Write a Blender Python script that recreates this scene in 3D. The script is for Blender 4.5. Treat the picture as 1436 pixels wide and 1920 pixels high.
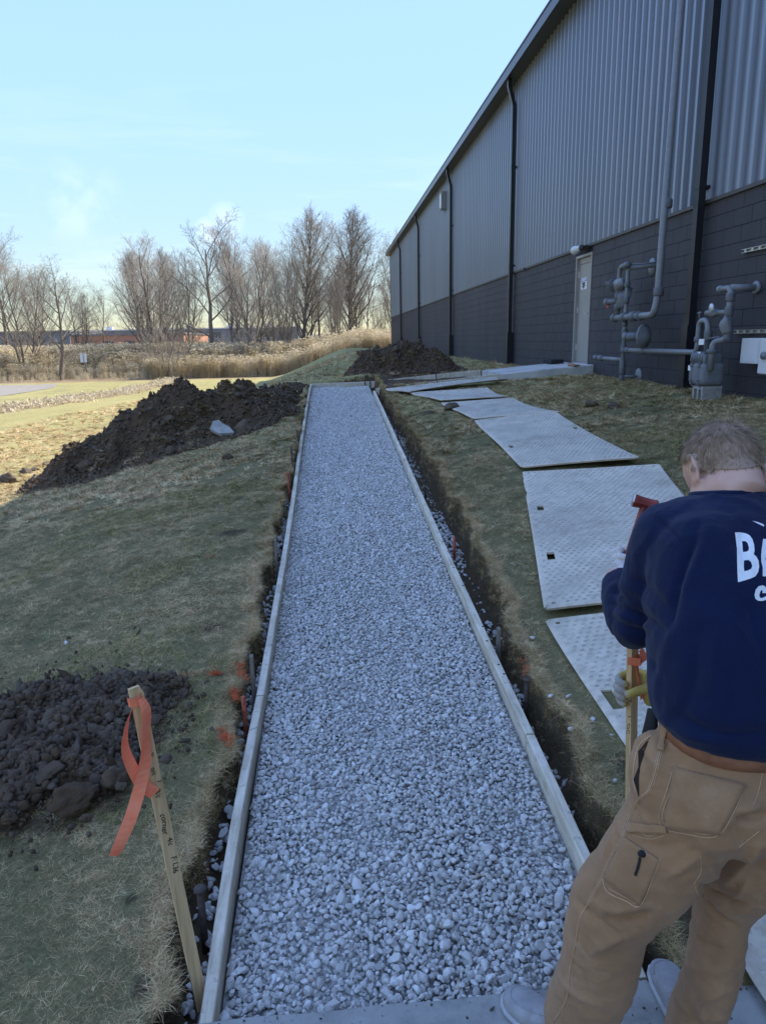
import bpy, bmesh, math, random
import numpy as np
from mathutils import Vector, Matrix, noise as mnoise

for o in list(bpy.data.objects):
    bpy.data.objects.remove(o)
scene = bpy.context.scene
COL = scene.collection
rng = np.random.default_rng(7)
random.seed(7)

# ------------------------------------------------------------------ camera
FPX, CX, CY = 1335.0, 718.0, 960.0           # focal length and centre in photo pixels
CAM = np.array([0.0, 0.0, 1.85])
def nrm(v):
    v = np.array(v, float); return v / np.linalg.norm(v)
_dn = nrm((114, 5500, FPX)); _fy = nrm((616 - CX, 643 - CY, FPX)); _fy = nrm(_fy - _dn * _fy.dot(_dn))
RM = np.array([np.cross(_fy, -_dn), _fy, -_dn])   # camera (right, down, forward) -> world
cam_d = bpy.data.cameras.new('camera')
cam_d.sensor_fit = 'HORIZONTAL'; cam_d.sensor_width = 36.0; cam_d.lens = FPX / 1436 * 36.0
cam_d.clip_start = 0.05; cam_d.clip_end = 4000
cam = bpy.data.objects.new('camera', cam_d); COL.objects.link(cam)
rt, dn, fw = RM[:, 0], RM[:, 1], RM[:, 2]
cam.matrix_world = Matrix(((rt[0], -dn[0], -fw[0], CAM[0]), (rt[1], -dn[1], -fw[1], CAM[1]),
                           (rt[2], -dn[2], -fw[2], CAM[2]), (0, 0, 0, 1)))
scene.camera = cam
scene.render.resolution_x, scene.render.resolution_y = 765, 1024

# ------------------------------------------------------------------ sky, sun, exposure
SUN_AZ, SUN_EL = math.radians(72), math.radians(42.2)
SKY_REF, SKY_GAMMA = 3.0, 0.05
world = bpy.data.worlds.new('World'); scene.world = world; world.use_nodes = True
wn, wl = world.node_tree.nodes, world.node_tree.links
wn.clear()
w_out = wn.new('ShaderNodeOutputWorld'); w_bg = wn.new('ShaderNodeBackground'); w_sky = wn.new('ShaderNodeTexSky')
w_sky.sky_type = 'NISHITA'; w_sky.sun_disc = False
w_sky.sun_elevation = SUN_EL; w_sky.sun_rotation = SUN_AZ
w_sky.altitude = 200; w_sky.air_density = 1.0; w_sky.dust_density = 0.15; w_sky.ozone_density = 1.0
w_bg.inputs['Strength'].default_value = 0.15
def wmath(op, a, b=None, clamp=False):
    n = wn.new('ShaderNodeMath'); n.operation = op; n.use_clamp = clamp
    for i, v in enumerate((a, b)):
        if v is None: continue
        if isinstance(v, (int, float)): n.inputs[i].default_value = v
        else: wl.new(v, n.inputs[i])
    return n.outputs[0]
w_tc = wn.new('ShaderNodeTexCoord'); w_sep = wn.new('ShaderNodeSeparateXYZ')
wl.new(w_tc.outputs['Generated'], w_sep.inputs[0])
w_map = wn.new('ShaderNodeMapping'); w_map.inputs['Scale'].default_value = (2.2, 2.2, 15.0)
w_map.inputs['Rotation'].default_value = (0.0, 0.10, 0.0)
wl.new(w_tc.outputs['Generated'], w_map.inputs[0])
w_noi = wn.new('ShaderNodeTexNoise'); w_noi.inputs['Scale'].default_value = 1.6; w_noi.inputs['Detail'].default_value = 7
w_noi.inputs['Roughness'].default_value = 0.6; w_noi.inputs['Distortion'].default_value = 0.3
wl.new(w_map.outputs[0], w_noi.inputs['Vector'])
w_cir = wmath('MULTIPLY', wmath('SUBTRACT', w_noi.outputs[0], 0.53), 3.0, True)       # thin cirrus streaks
w_band = wmath('MULTIPLY', wmath('SUBTRACT', 0.34, w_sep.outputs['Z']), 5.0, True)    # thinning out overhead
w_mask = wmath('MULTIPLY', wmath('MULTIPLY', w_cir, w_band), 0.26)
def pix_dir(x, y):
    return nrm(RM @ np.array([x - CX, y - CY, FPX]))
w_n2 = wn.new('ShaderNodeTexNoise'); w_n2.inputs['Scale'].default_value = 26; w_n2.inputs['Detail'].default_value = 5
wl.new(w_tc.outputs['Generated'], w_n2.inputs['Vector'])
for (px_, py_, rad, amt) in ((392, 437, 0.022, 0.34), (424, 414, 0.026, 0.26), (150, 380, 0.06, 0.14)):   # small puffs low in the sky
    dd = pix_dir(px_, py_)
    vm = wn.new('ShaderNodeVectorMath'); vm.operation = 'DISTANCE'
    wl.new(w_tc.outputs['Generated'], vm.inputs[0]); vm.inputs[1].default_value = dd
    near = wmath('MULTIPLY', wmath('SUBTRACT', rad, vm.outputs['Value']), 1.6 / rad, True)
    puff = wmath('MULTIPLY', near, wmath('MULTIPLY', wmath('SUBTRACT', w_n2.outputs[0], 0.42), 5.0, True))
    w_mask = wmath('MAXIMUM', w_mask, wmath('MULTIPLY', puff, amt))
w_mix = wn.new('ShaderNodeMix'); w_mix.data_type = 'RGBA'
# the whole sky is evened out to lift the shaded ground against the visible sky: every direction keeps its hue, brightness range is compressed
w_bw = wn.new('ShaderNodeRGBToBW'); wl.new(w_sky.outputs[0], w_bw.inputs[0])
w_fac = wmath('POWER', wmath('DIVIDE', wmath('MAXIMUM', w_bw.outputs[0], 0.01), SKY_REF), SKY_GAMMA - 1.0)
w_scl = wn.new('ShaderNodeVectorMath'); w_scl.operation = 'SCALE'; wl.new(w_sky.outputs[0], w_scl.inputs[0]); wl.new(w_fac, w_scl.inputs['Scale'])
wl.new(w_mask, w_mix.inputs['Factor']); w_hs = wn.new('ShaderNodeHueSaturation'); w_hs.inputs['Saturation'].default_value = 1.06; w_hs.inputs['Hue'].default_value = 0.507; wl.new(w_scl.outputs[0], w_hs.inputs['Color'])
wl.new(w_hs.outputs[0], w_mix.inputs['A'])
w_mix.inputs['B'].default_value = (5.0, 5.2, 5.6, 1)
wl.new(w_mix.outputs['Result'], w_bg.inputs['Color']); wl.new(w_bg.outputs[0], w_out.inputs[0])

sun_d = bpy.data.lights.new('sun', 'SUN'); sun_d.energy = 4.3; sun_d.angle = math.radians(0.5); sun_d.color = (1.0, 0.93, 0.82)
sun = bpy.data.objects.new('sun', sun_d); COL.objects.link(sun)
S = Vector((math.cos(SUN_EL) * math.sin(SUN_AZ), math.cos(SUN_EL) * math.cos(SUN_AZ), math.sin(SUN_EL)))
sun.rotation_euler = S.to_track_quat('Z', 'Y').to_euler()
sun.location = (40, 60, 50)

vs = scene.view_settings
vs.view_transform = 'Standard'; vs.look = 'None'; vs.exposure = 1.0; vs.gamma = 1.0; vs.use_curve_mapping = False

# ------------------------------------------------------------------ photo pixel -> place
def ray(x, y): return RM @ np.array([x - CX, y - CY, FPX])
def at_z(x, y, z): r = ray(x, y); return CAM + r * ((z - CAM[2]) / r[2])
def at_y(x, y, yy): r = ray(x, y); return CAM + r * (yy / r[1])
def at_x(x, y, xx): r = ray(x, y); return CAM + r * (xx / r[0])
def at_d(x, y, d): return CAM + ray(x, y) * (d / FPX)       # d metres along the viewing axis

# ------------------------------------------------------------------ ground heights
def ss(a, b, x):
    t = np.clip((np.asarray(x, float) - a) / (b - a), 0, 1); return t * t * (3 - 2 * t)
def P(Y):                                            # top of the path forms
    Y = np.asarray(Y, float)
    return .0707 * (np.clip(Y, 1.6, 14.9) - 1.6) + .20 * ss(14.9, 30, Y) - 1.5 * ss(57, 70, Y)
def T(X, Y):                                         # grass level
    X = np.asarray(X, float); Y = np.asarray(Y, float)
    p = P(Y); L = -.30 - .8 * ss(15, 52, Y)
    e = -.5 + 2.0 * ss(15, 36, Y)
    u = np.clip((e - X) / (4.6 + 1.9 * ss(15, 40, Y)), 0, 1); u = u * u * (3 - 2 * u) * .6 + u * .4
    zl = (p + .05) * (1 - u) + L * u
    W = 1.08 - .6 * ss(6, -4, Y) - 1.2 * ss(60, 70, Y)
    v = np.clip((X - 1.1) / 4.0, 0, 1) ** .85
    zr = (p + .11 + .05 * ss(4, 8, Y)) * (1 - v) + W * v
    m = ss(-.5, 1.1, X) * (1 - ss(16, 36, Y)) + ss(.0, 3.0, X) * ss(16, 36, Y)
    z = zl * (1 - m) + zr * m
    return np.where((X > .95) & (Y < 2.3), .012 + (z - .012) * ss(1.55, 2.2, Y), z)
def hit(x, y, dz=0.0):
    r = ray(x, y); r = r / np.linalg.norm(r); t = .3
    while t < 400:
        p = CAM + r * t
        if p[2] < T(p[0], p[1]) + dz:
            lo, hi = t - .03 * max(1, t * .2), t
            for _ in range(25):
                m = (lo + hi) / 2; p = CAM + r * m
                if p[2] < T(p[0], p[1]) + dz: hi = m
                else: lo = m
            return p
        t += .02 * max(1, t * .2)
    return p
def _vn(x, y, seed):
    xi = np.floor(x); yi = np.floor(y); fx = x - xi; fy = y - yi
    def h(i, j):
        n = (i.astype(np.int64) * 374761393 + j.astype(np.int64) * 668265263 + int(seed * 1013) * 362437) & 0x7fffffff
        n = ((n ^ (n >> 13)) * 1274126177) & 0x7fffffff
        return ((n ^ (n >> 16)) & 0xffff) / 32767.5 - 1.0
    u = fx * fx * fx * (fx * (fx * 6 - 15) + 10); v = fy * fy * fy * (fy * (fy * 6 - 15) + 10)
    return (h(xi, yi) * (1 - u) + h(xi + 1, yi) * u) * (1 - v) + (h(xi, yi + 1) * (1 - u) + h(xi + 1, yi + 1) * u) * v
def fbm(X, Y, sc, oct=3, seed=0.0):
    X = np.asarray(X, float).ravel() * sc; Y = np.asarray(Y, float).ravel() * sc; r = 0; a = .8
    for k in range(oct):
        c, s_ = math.cos(k * .9 + .4), math.sin(k * .9 + .4)
        r = r + a * _vn(c * X - s_ * Y + 17.3 * k, s_ * X + c * Y - 9.1 * k, seed + k * 3.7); X = X * 2; Y = Y * 2; a *= .5
    return r
def eL(Y):
    Y = np.asarray(Y, float)
    return -.535 - .045 * ss(3.2, 1.8, Y) + .05 * ss(6, 9, Y) + .022 * np.sin(Y * 5.1) + .018 * np.sin(Y * 11.3 + 1) + .012 * np.sin(Y * 23.0)
def eR(Y):
    Y = np.asarray(Y, float)
    return .985 + .12 * ss(2.6, 6, Y) - .09 * ss(8.5, 12, Y) + .02 * np.sin(Y * 4.3 + 2) + .02 * np.sin(Y * 9.7) + .012 * np.sin(Y * 21.0)

# ------------------------------------------------------------------ mesh helpers
def link(name, me, mat=None, parent=None, smooth=False):
    o = bpy.data.objects.new(name, me); COL.objects.link(o)
    if mat is not None and not me.materials: me.materials.append(mat)
    if parent is not None: o.parent = parent
    if smooth: me.polygons.foreach_set('use_smooth', [True] * len(me.polygons))
    return o
def mesh(name, V, F, mat=None, parent=None, smooth=False, origin=None):
    me = bpy.data.meshes.new(name)
    V = np.asarray(V, float)
    if origin is not None: V = V - np.asarray(origin, float)
    me.from_pydata(V.tolist(), [], F if isinstance(F, list) else F.tolist()); me.update()
    return link(name, me, mat, parent, smooth)
def tag(o, label=None, cat=None, group=None, kind=None):
    if label: o['label'] = label
    if cat: o['category'] = cat
    if group: o['group'] = group
    if kind: o['kind'] = kind
    return o
def empty(name, loc, label, cat, group=None):
    o = bpy.data.objects.new(name, None); COL.objects.link(o); o.location = loc; o.empty_display_size = .1
    return tag(o, label, cat, group)
class MB:
    """collects simple solids into one mesh (world coordinates)"""
    def __init__(s): s.V = []; s.F = []
    def add(s, V, F):
        b = len(s.V); s.V += [tuple(map(float, v)) for v in V]; s.F += [tuple(int(i) + b for i in f) for f in F]; return s
    def box(s, x0, x1, y0, y1, z0, z1, bev=0.0):
        if bev <= 0:
            V = [(x, y, z) for z in (z0, z1) for y in (y0, y1) for x in (x0, x1)]
            return s.add(V, [(0, 2, 3, 1), (4, 5, 7, 6), (0, 1, 5, 4), (2, 6, 7, 3), (0, 4, 6, 2), (1, 3, 7, 5)])
        bm = bmesh.new(); bmesh.ops.create_cube(bm, size=1)
        for v in bm.verts:
            v.co = Vector((x0 + (v.co.x + .5) * (x1 - x0), y0 + (v.co.y + .5) * (y1 - y0), z0 + (v.co.z + .5) * (z1 - z0)))
        bmesh.ops.bevel(bm, geom=list(bm.edges), offset=bev, segments=2, affect='EDGES', profile=.6)
        bm.verts.ensure_lookup_table(); bm.verts.index_update()
        s.add([v.co for v in bm.verts], [[v.index for v in f.verts] for f in bm.faces]); bm.free(); return s
    def tube(s, pts, r, n=10, cap=True):
        V, F = tube_vf(pts, r, n, cap); return s.add(V, F)
    def build(s, name, mat=None, parent=None, smooth=False):
        og = np.array(parent.matrix_basis.translation) if parent is not None else None
        if parent is not None and parent.parent is not None: og = og + np.array(parent.parent.matrix_basis.translation)
        return mesh(name, s.V, s.F, mat, parent, smooth, og)
def frames(pts):
    pts = np.asarray(pts, float); n = len(pts)
    tg = np.gradient(pts, axis=0) if n > 2 else np.repeat([pts[-1] - pts[0]], n, 0)
    tg /= np.linalg.norm(tg, axis=1)[:, None] + 1e-12
    ref = np.array([0, 0, 1.0]) if abs(tg[0][2]) < .9 else np.array([1.0, 0, 0])
    u = np.cross(tg[0], ref); u /= np.linalg.norm(u); U = []
    for t in tg:
        u = u - t * u.dot(t); u /= np.linalg.norm(u) + 1e-12; U.append(u)
    U = np.array(U); return pts, tg, U, np.cross(tg, U)
def tube_vf(pts, r, n=10, cap=True):
    pts, tg, U, W = frames(pts); r = np.broadcast_to(np.asarray(r, float), (len(pts),))
    a = np.arange(n) * 2 * math.pi / n
    V = (pts[:, None] + r[:, None, None] * (np.cos(a)[None, :, None] * U[:, None] + np.sin(a)[None, :, None] * W[:, None])).reshape(-1, 3)
    F = []
    for i in range(len(pts) - 1):
        for k in range(n):
            F.append((i * n + k, i * n + (k + 1) % n, (i + 1) * n + (k + 1) % n, (i + 1) * n + k))
    if cap:
        F.append(tuple(range(n))[::-1]); F.append(tuple(range((len(pts) - 1) * n, len(pts) * n)))
    return V, F
def fillet(pts, rad, n=5):
    pts = [np.array(p, float) for p in pts]; out = [pts[0]]
    for i in range(1, len(pts) - 1):
        a, b, c = pts[i - 1], pts[i], pts[i + 1]
        d1 = nrm(a - b); d2 = nrm(c - b); k = min(rad, .45 * np.linalg.norm(a - b), .45 * np.linalg.norm(c - b))
        for t in np.linspace(0, 1, n):
            out.append((1 - t) ** 2 * (b + d1 * k) + 2 * t * (1 - t) * b + t * t * (b + d2 * k))
    out.append(pts[-1]); return out
def grid_faces(nr, nc, closed=False):
    F = []
    for i in range(nr - 1):
        for j in range(nc if closed else nc - 1):
            k = (j + 1) % nc
            F.append((i * nc + j, i * nc + k, (i + 1) * nc + k, (i + 1) * nc + j))
    return F
def ico(sub):
    bm = bmesh.new(); bmesh.ops.create_icosphere(bm, subdivisions=sub, radius=1)
    V = np.array([v.co[:] for v in bm.verts]); F = [tuple(v.index for v in f.verts) for f in bm.faces]; bm.free(); return V, F
_ICO = {k: ico(k) for k in (1, 2, 3, 4)}
def rock_vf(seed, sub=2, planes=14, rnd=.25, rough=.05, aspect=(1, .8, .6)):
    g = np.random.default_rng(seed); D, F = _ICO[sub]
    N = g.normal(size=(planes, 3)); N /= np.linalg.norm(N, axis=1)[:, None]; h = g.uniform(.72, 1.0, planes)
    c = np.maximum(D @ N.T, 1e-3); q = h[None] / c
    k = 14 if rnd < .2 else 8
    r = np.power(np.sum(np.power(np.minimum(q, 6), -k), axis=1), -1.0 / k)
    r = r * (1 + rough * np.array([mnoise.fractal(Vector(d) * 2.3 + Vector((seed * 1.3, seed, 0)), 1, 2, 3) for d in D]))
    return D * r[:, None] * np.array(aspect), F

# ------------------------------------------------------------------ materials
class MT:
    def __init__(s, name):
        s.m = bpy.data.materials.new(name); s.m.use_nodes = True; s.t = s.m.node_tree; s.n = s.t.nodes; s.l = s.t.links
        s.b = s.n['Principled BSDF']; s.geo = None
    def pos(s, scale=(1, 1, 1), obj=False):
        if obj:
            t = s.n.new('ShaderNodeTexCoord'); src = t.outputs['Object']
        else:
            t = s.n.new('ShaderNodeNewGeometry'); src = t.outputs['Position']
        if scale == (1, 1, 1): return src
        mp = s.n.new('ShaderNodeMapping'); mp.inputs['Scale'].default_value = scale; s.l.new(src, mp.inputs[0]); return mp.outputs[0]
    def noise(s, scale, detail=4, rough=.55, vec=None, dist=0):
        n = s.n.new('ShaderNodeTexNoise'); n.inputs['Scale'].default_value = scale; n.inputs['Detail'].default_value = detail
        n.inputs['Roughness'].default_value = rough; n.inputs['Distortion'].default_value = dist
        s.l.new(vec if vec is not None else s.pos(), n.inputs['Vector']); return n.outputs[0]
    def voro(s, scale, vec=None, feature='F1'):
        n = s.n.new('ShaderNodeTexVoronoi'); n.inputs['Scale'].default_value = scale; n.feature = feature
        s.l.new(vec if vec is not None else s.pos(), n.inputs['Vector']); return n.outputs['Distance']
    def ramp(s, v, stops):
        n = s.n.new('ShaderNodeValToRGB'); e = n.color_ramp.elements
        while len(e) < len(stops): e.new(.5)
        for el, (p, c) in zip(e, stops):
            el.position = p; el.color = (*c, 1) if len(c) == 3 else c
        s.l.new(v, n.inputs[0]); return n.outputs[0]
    def mth(s, op, a, b=None, clamp=False):
        n = s.n.new('ShaderNodeMath'); n.operation = op; n.use_clamp = clamp
        for i, v in enumerate((a, b)):
            if v is None: continue
            if isinstance(v, (int, float)): n.inputs[i].default_value = v
            else: s.l.new(v, n.inputs[i])
        return n.outputs[0]
    def mix(s, f, a, b, mode='MIX'):
        n = s.n.new('ShaderNodeMix'); n.data_type = 'RGBA'; n.blend_type = mode
        for k, v in (('Factor', f), ('A', a), ('B', b)):
            if isinstance(v, (int, float)): n.inputs[k].default_value = v
            elif isinstance(v, tuple): n.inputs[k].default_value = (*v, 1)
            else: s.l.new(v, n.inputs[k])
        return n.outputs['Result']
    def attr(s, name):
        n = s.n.new('ShaderNodeAttribute'); n.attribute_name = name; return n.outputs['Fac']
    def rand(s):
        n = s.n.new('ShaderNodeObjectInfo'); return n.outputs['Random']
    def bump(s, h, strength=.4, dist=.01):
        n = s.n.new('ShaderNodeBump'); n.inputs['Strength'].default_value = strength; n.inputs['Distance'].default_value = dist
        s.l.new(h, n.inputs['Height']); s.l.new(n.outputs[0], s.b.inputs['Normal'])
    def out(s, col, rough=.9, spec=.3, metal=0.0):
        if isinstance(col, tuple): s.b.inputs['Base Color'].default_value = (*col, 1)
        else: s.l.new(col, s.b.inputs['Base Color'])
        if isinstance(rough, (int, float)): s.b.inputs['Roughness'].default_value = rough
        else: s.l.new(rough, s.b.inputs['Roughness'])
        s.b.inputs['Specular IOR Level'].default_value = spec; s.b.inputs['Metallic'].default_value = metal
        return s.m
def simple(name, c, rough=.7, spec=.3, metal=0., var=.25, scale=8, bump=0.0, bdist=.005, obj=False):
    t = MT(name); v = t.pos(obj=obj); f = t.noise(scale, 5, .6, v)
    a = tuple(x * (1 - var) for x in c); b = tuple(min(1, x * (1 + var)) for x in c)
    col = t.ramp(f, [(.3, a), (.7, b)])
    if bump > 0: t.bump(t.noise(scale * 5, 4, .6, v), bump, bdist)
    return t.out(col, rough, spec, metal)
M = {}

# ================================================================== materials of the place
def soil_nodes(t):
    n1 = t.noise(9, 6, .65); n2 = t.noise(60, 4, .6)
    c = t.ramp(n1, [(.25, (0.071, 0.044, 0.024)), (.55, (0.133, 0.080, 0.043)), (.8, (0.236, 0.140, 0.073))])
    return t.mix(t.mth('MULTIPLY', n2, .5), c, (.044, .037, .029)), n2
t = MT('soil'); c, n2 = soil_nodes(t); h = t.mth('ADD', t.noise(25, 6, .7), t.mth('MULTIPLY', t.noise(120, 3, .6), .4))
t.bump(h, .9, .03); M['soil'] = t.out(c, .95, .15)
t = MT('clod'); r = t.rand(); c, n2 = soil_nodes(t); c = t.mix(t.mth('MULTIPLY', r, .6), c, (.175, .145, .112))
t.bump(t.mth('ADD', t.noise(40, 6, .7), t.mth('MULTIPLY', t.noise(160, 3), .4)), .8, .015); M['clod'] = t.out(c, .95, .15)

t = MT('lawn'); soil, _ = soil_nodes(t)
big = t.noise(.55, 4, .6); mid = t.noise(4.5, 5, .65); fine = t.noise(55, 4, .7, t.pos((1, 1, .3))); stripe = t.noise(.9, 3, .5, t.pos((1.6, .12, 1)))
g = t.ramp(fine, [(.30, (0.155, 0.135, 0.057)), (.52, (0.349, 0.299, 0.121)), (.74, (0.558, 0.484, 0.216))])
green = t.ramp(fine, [(.3, (0.070, 0.085, 0.038)), (.7, (0.202, 0.217, 0.104))])
gm = t.mth('MULTIPLY', t.mth('SUBTRACT', t.mth('ADD', t.mth('MULTIPLY', big, .6), t.mth('MULTIPLY', mid, .5)), .52), 4.0, True)
g = t.mix(t.mth('MULTIPLY', gm, t.attr('green')), g, green)
g = t.mix(t.mth('MULTIPLY', t.mth('SUBTRACT', stripe, .48), 2.0, True), g, (0.42, 0.355, 0.16))
leaf = t.ramp(t.noise(7, 6, .75), [(.3, (.13, .085, .045)), (.5, (.28, .20, .115)), (.7, (.42, .32, .20))])
lm = t.mth('MULTIPLY', t.mth('SUBTRACT', t.mth('ADD', t.attr('leaf'), t.mth('MULTIPLY', t.mth('SUBTRACT', t.noise(2.2, 4), .5), 1.1)), .35), 4.0, True)
g = t.mix(lm, g, leaf)
sm = t.mth('MULTIPLY', t.mth('SUBTRACT', t.mth('ADD', t.attr('soil'), t.mth('MULTIPLY', t.mth('SUBTRACT', t.noise(14, 5, .7), .5), .9)), .42), 6.0, True)
g = t.mix(sm, g, soil)
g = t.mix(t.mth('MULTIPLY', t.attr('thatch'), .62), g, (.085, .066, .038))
t.bump(t.mth('ADD', fine, t.mth('MULTIPLY', mid, 1.5)), .7, .03)
M['lawn'] = t.out(g, .95, .1)

t = MT('grass_blade'); r = t.mth('ADD', t.mth('MULTIPLY', t.attr('tint'), .75), t.mth('MULTIPLY', t.rand(), .25)); big = t.noise(.55, 4, .6); mid = t.noise(4.5, 5, .65)
dry = t.ramp(r, [(0, (0.109, 0.072, 0.034)), (.35, (0.386, 0.261, 0.121)), (.75, (0.896, 0.610, 0.309)), (1, (0.950, 0.896, 0.512))])
grn = t.ramp(r, [(0, (0.088, 0.085, 0.032)), (.6, (0.239, 0.197, 0.079)), (1, (0.502, 0.358, 0.158))])
gm = t.mth('MULTIPLY', t.mth('SUBTRACT', t.mth('ADD', t.mth('MULTIPLY', big, .6), t.mth('MULTIPLY', mid, .5)), .47), 4.0, True)
c = t.mix(t.mth('MULTIPLY', gm, .85), dry, grn)
M['blade'] = t.out(c, .8, .2)
t = MT('green_blade'); r = t.mth('ADD', t.mth('MULTIPLY', t.attr('tint'), .75), t.mth('MULTIPLY', t.rand(), .25))
M['green_blade'] = t.out(t.ramp(r, [(0, (0.101, 0.109, 0.032)), (.55, (0.248, 0.229, 0.072)), (1, (0.641, 0.435, 0.178))]), .8, .2)
M['paint_blade'] = simple('orange_painted_grass', (.62, .13, .045), .8, .2, var=.4, scale=60)

t = MT('limestone_gravel'); r = t.rand()
c = t.ramp(r, [(0, (.30, .28, .25)), (.12, (.46, .435, .395)), (.5, (.59, .555, .505)), (.85, (.67, .635, .585)), (.965, (.80, .77, .73)), (1, (.43, .33, .23))])
c = t.mix(t.mth('MULTIPLY', t.noise(90, 4, .6), .40), c, (.38, .355, .32))
t.bump(t.noise(220, 3, .6), .3, .002); M['gravel'] = t.out(c, .9, .25)
t = MT('gravel_bed'); c = t.ramp(t.voro(75), [(.0, (.36, .34, .315)), (.5, (.27, .255, .235)), (.85, (.10, .095, .085))])
M['gravel_bed'] = t.out(c, .95, .2)

def concrete(name, base, sc=3.0):
    t = MT(name); a = t.noise(sc, 6, .65); b = t.noise(sc * 30, 3, .6)
    c = t.ramp(a, [(.25, tuple(x * .5 for x in base)), (.5, base), (.78, tuple(min(1, x * 1.22) for x in base))])
    c = t.mix(t.mth('MULTIPLY', b, .35), c, tuple(x * .6 for x in base))
    t.bump(t.mth('ADD', b, t.mth('MULTIPLY', t.noise(sc * 90, 2), .6)), .45, .004); return t.out(c, .9, .25)
M['concrete'] = concrete('old_concrete', (.34, .325, .295), 6.0)
M['stoop'] = concrete('stoop_concrete', (.56, .53, .48), 2.0)

def wood(name, stops, along=(40, 2.2, 40), smear=None):
    t = MT(name); v = t.pos(along); f = t.noise(1.0, 6, .65, v, .4)
    c = t.ramp(f, stops)
    if smear: c = t.mix(t.mth('MULTIPLY', t.mth('SUBTRACT', t.noise(5, 5, .7), .45), 3.5, True), c, smear)
    c = t.mix(t.mth('MULTIPLY', t.mth('SUBTRACT', t.noise(22, 4, .7), .60), 5, True), c, (.10, .09, .075))
    t.bump(f, .5, .004); return t.out(c, .85, .2)
M['form'] = wood('weathered_form_lumber', [(.25, (0.333, 0.277, 0.203)), (.5, (0.578, 0.492, 0.365)), (.75, (0.770, 0.667, 0.513))], smear=(0.787, 0.698, 0.567))
M['stake_wood'] = wood('grey_stake_wood', [(.25, (.12, .10, .08)), (.6, (.24, .21, .17)), (.8, (.33, .30, .25))], (60, 60, 5))
t = MT('lath_pine'); f = t.noise(1, 5, .6, t.pos((120, 120, 4))); c = t.ramp(f, [(.25, (.46, .30, .145)), (.55, (.66, .46, .24)), (.8, (.74, .56, .33))]); t.bump(f, .3, .002)
M['lath'] = t.out(c, .75, .25)
M['rust'] = simple('rusty_steel_pin', (.085, .062, .052), .75, .4, .3, var=.5, scale=45, bump=.5)
M['orange_pin'] = simple('orange_painted_pin', (.36, .085, .045), .7, .3, var=.5, scale=35, bump=.3)
t = MT('flagging_tape'); f = t.noise(30, 3); c = t.ramp(f, [(.3, (1.0, .30, .145)), (.7, (1.0, .38, .205))]); t.out(c, .45, .4)
tr = t.n.new('ShaderNodeBsdfTranslucent'); t.l.new(c, tr.inputs[0]); mx = t.n.new('ShaderNodeMixShader'); mx.inputs[0].default_value = .3
t.l.new(t.b.outputs[0], mx.inputs[1]); t.l.new(tr.outputs[0], mx.inputs[2]); t.l.new(mx.outputs[0], t.n['Material Output'].inputs[0]); M['tape'] = t.m
M['ink'] = simple('black_marker', (.012, .012, .014), .6, .2)

t = MT('plastic_ground_mat'); a = t.noise(2.2, 6, .68); b = t.noise(17, 5, .7)
c = t.ramp(a, [(.28, (0.381, 0.326, 0.251)), (.5, (0.586, 0.504, 0.397)), (.75, (0.733, 0.632, 0.501))])
c = t.mix(t.mth('MULTIPLY', t.mth('ADD', t.mth('SUBTRACT', b, .46), t.mth('MULTIPLY', t.mth('SUBTRACT', t.noise(1.3, 5, .7), .5), .5)), 2.6, True), c, (0.322, 0.262, 0.183))
t.bump(t.noise(90, 3), .25, .003); M['mat'] = t.out(c, .75, .3)
M['mat_tread'] = simple('shade_toned_mat_tread', (.47, .44, .395), .8, .25, var=.3, scale=6)  # nubs coloured darker than the mat to stand in for tread shadow

# building
t = MT('painted_block'); a = t.noise(1.1, 5, .65, t.pos((1, 1, .35))); b = t.noise(38, 3, .6)
c = t.ramp(a, [(.3, (0.029, 0.027, 0.032)), (.55, (0.040, 0.036, 0.042)), (.75, (0.058, 0.050, 0.054))])
lowz = t.noise(2.5, 5, .7)
c = t.mix(t.mth('MULTIPLY', t.mth('SUBTRACT', lowz, .58), 2.2, True), c, (.075, .068, .066))
t.bump(t.mth('ADD', b, t.noise(120, 2)), .55, .006); M['block'] = t.out(c, .62, .35)
M['mortar'] = simple('painted_mortar', (.026, .026, .030), .8, .2, var=.3, scale=20, bump=.3)
t = MT('ribbed_steel_cladding'); a = t.noise(.8, 4, .6, t.pos((1, 1, .15)))
c = t.ramp(a, [(.3, (.165, .185, .222)), (.7, (.215, .238, .28))]); M['clad'] = t.out(c, t.ramp(a, [(.3, (.28,) * 3), (.7, (.38,) * 3)]), .5, .45)
M['bronze'] = simple('dark_bronze_trim', (.045, .040, .036), .5, .4, var=.15)
M['black_metal'] = simple('black_painted_metal', (.010, .010, .013), .38, .5, var=.2, scale=5)
M['gutter'] = simple('charcoal_gutter', (.030, .030, .034), .35, .5, var=.15, scale=3)
M['door'] = simple('taupe_steel_door', (.29, .265, .235), .45, .4, var=.06, scale=3)
M['pale_steel'] = simple('pale_steel', (.5, .5, .5), .35, .5, .6, var=.15, scale=20)
M['white'] = simple('white_sign_face', (.75, .75, .75), .5, .4, var=.05)
M['blue_print'] = simple('blue_print', (.12, .16, .42), .5, .4, var=.1)
M['pipe'] = simple('grey_painted_pipe', (.175, .182, .19), .45, .5, var=.15, scale=14, bump=.15)
M['pipe_dark'] = simple('dark_grey_fitting', (.11, .115, .122), .5, .45, var=.25, scale=20, bump=.3)
M['meter'] = simple('grey_meter_body', (.15, .158, .17), .5, .4, var=.15, scale=12, bump=.2)
M['zinc'] = simple('zinc_strut', (.42, .42, .41), .4, .5, .7, var=.2, scale=25)
M['cabinet'] = simple('pale_grey_cabinet', (.55, .56, .57), .45, .4, var=.05, scale=4)
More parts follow.
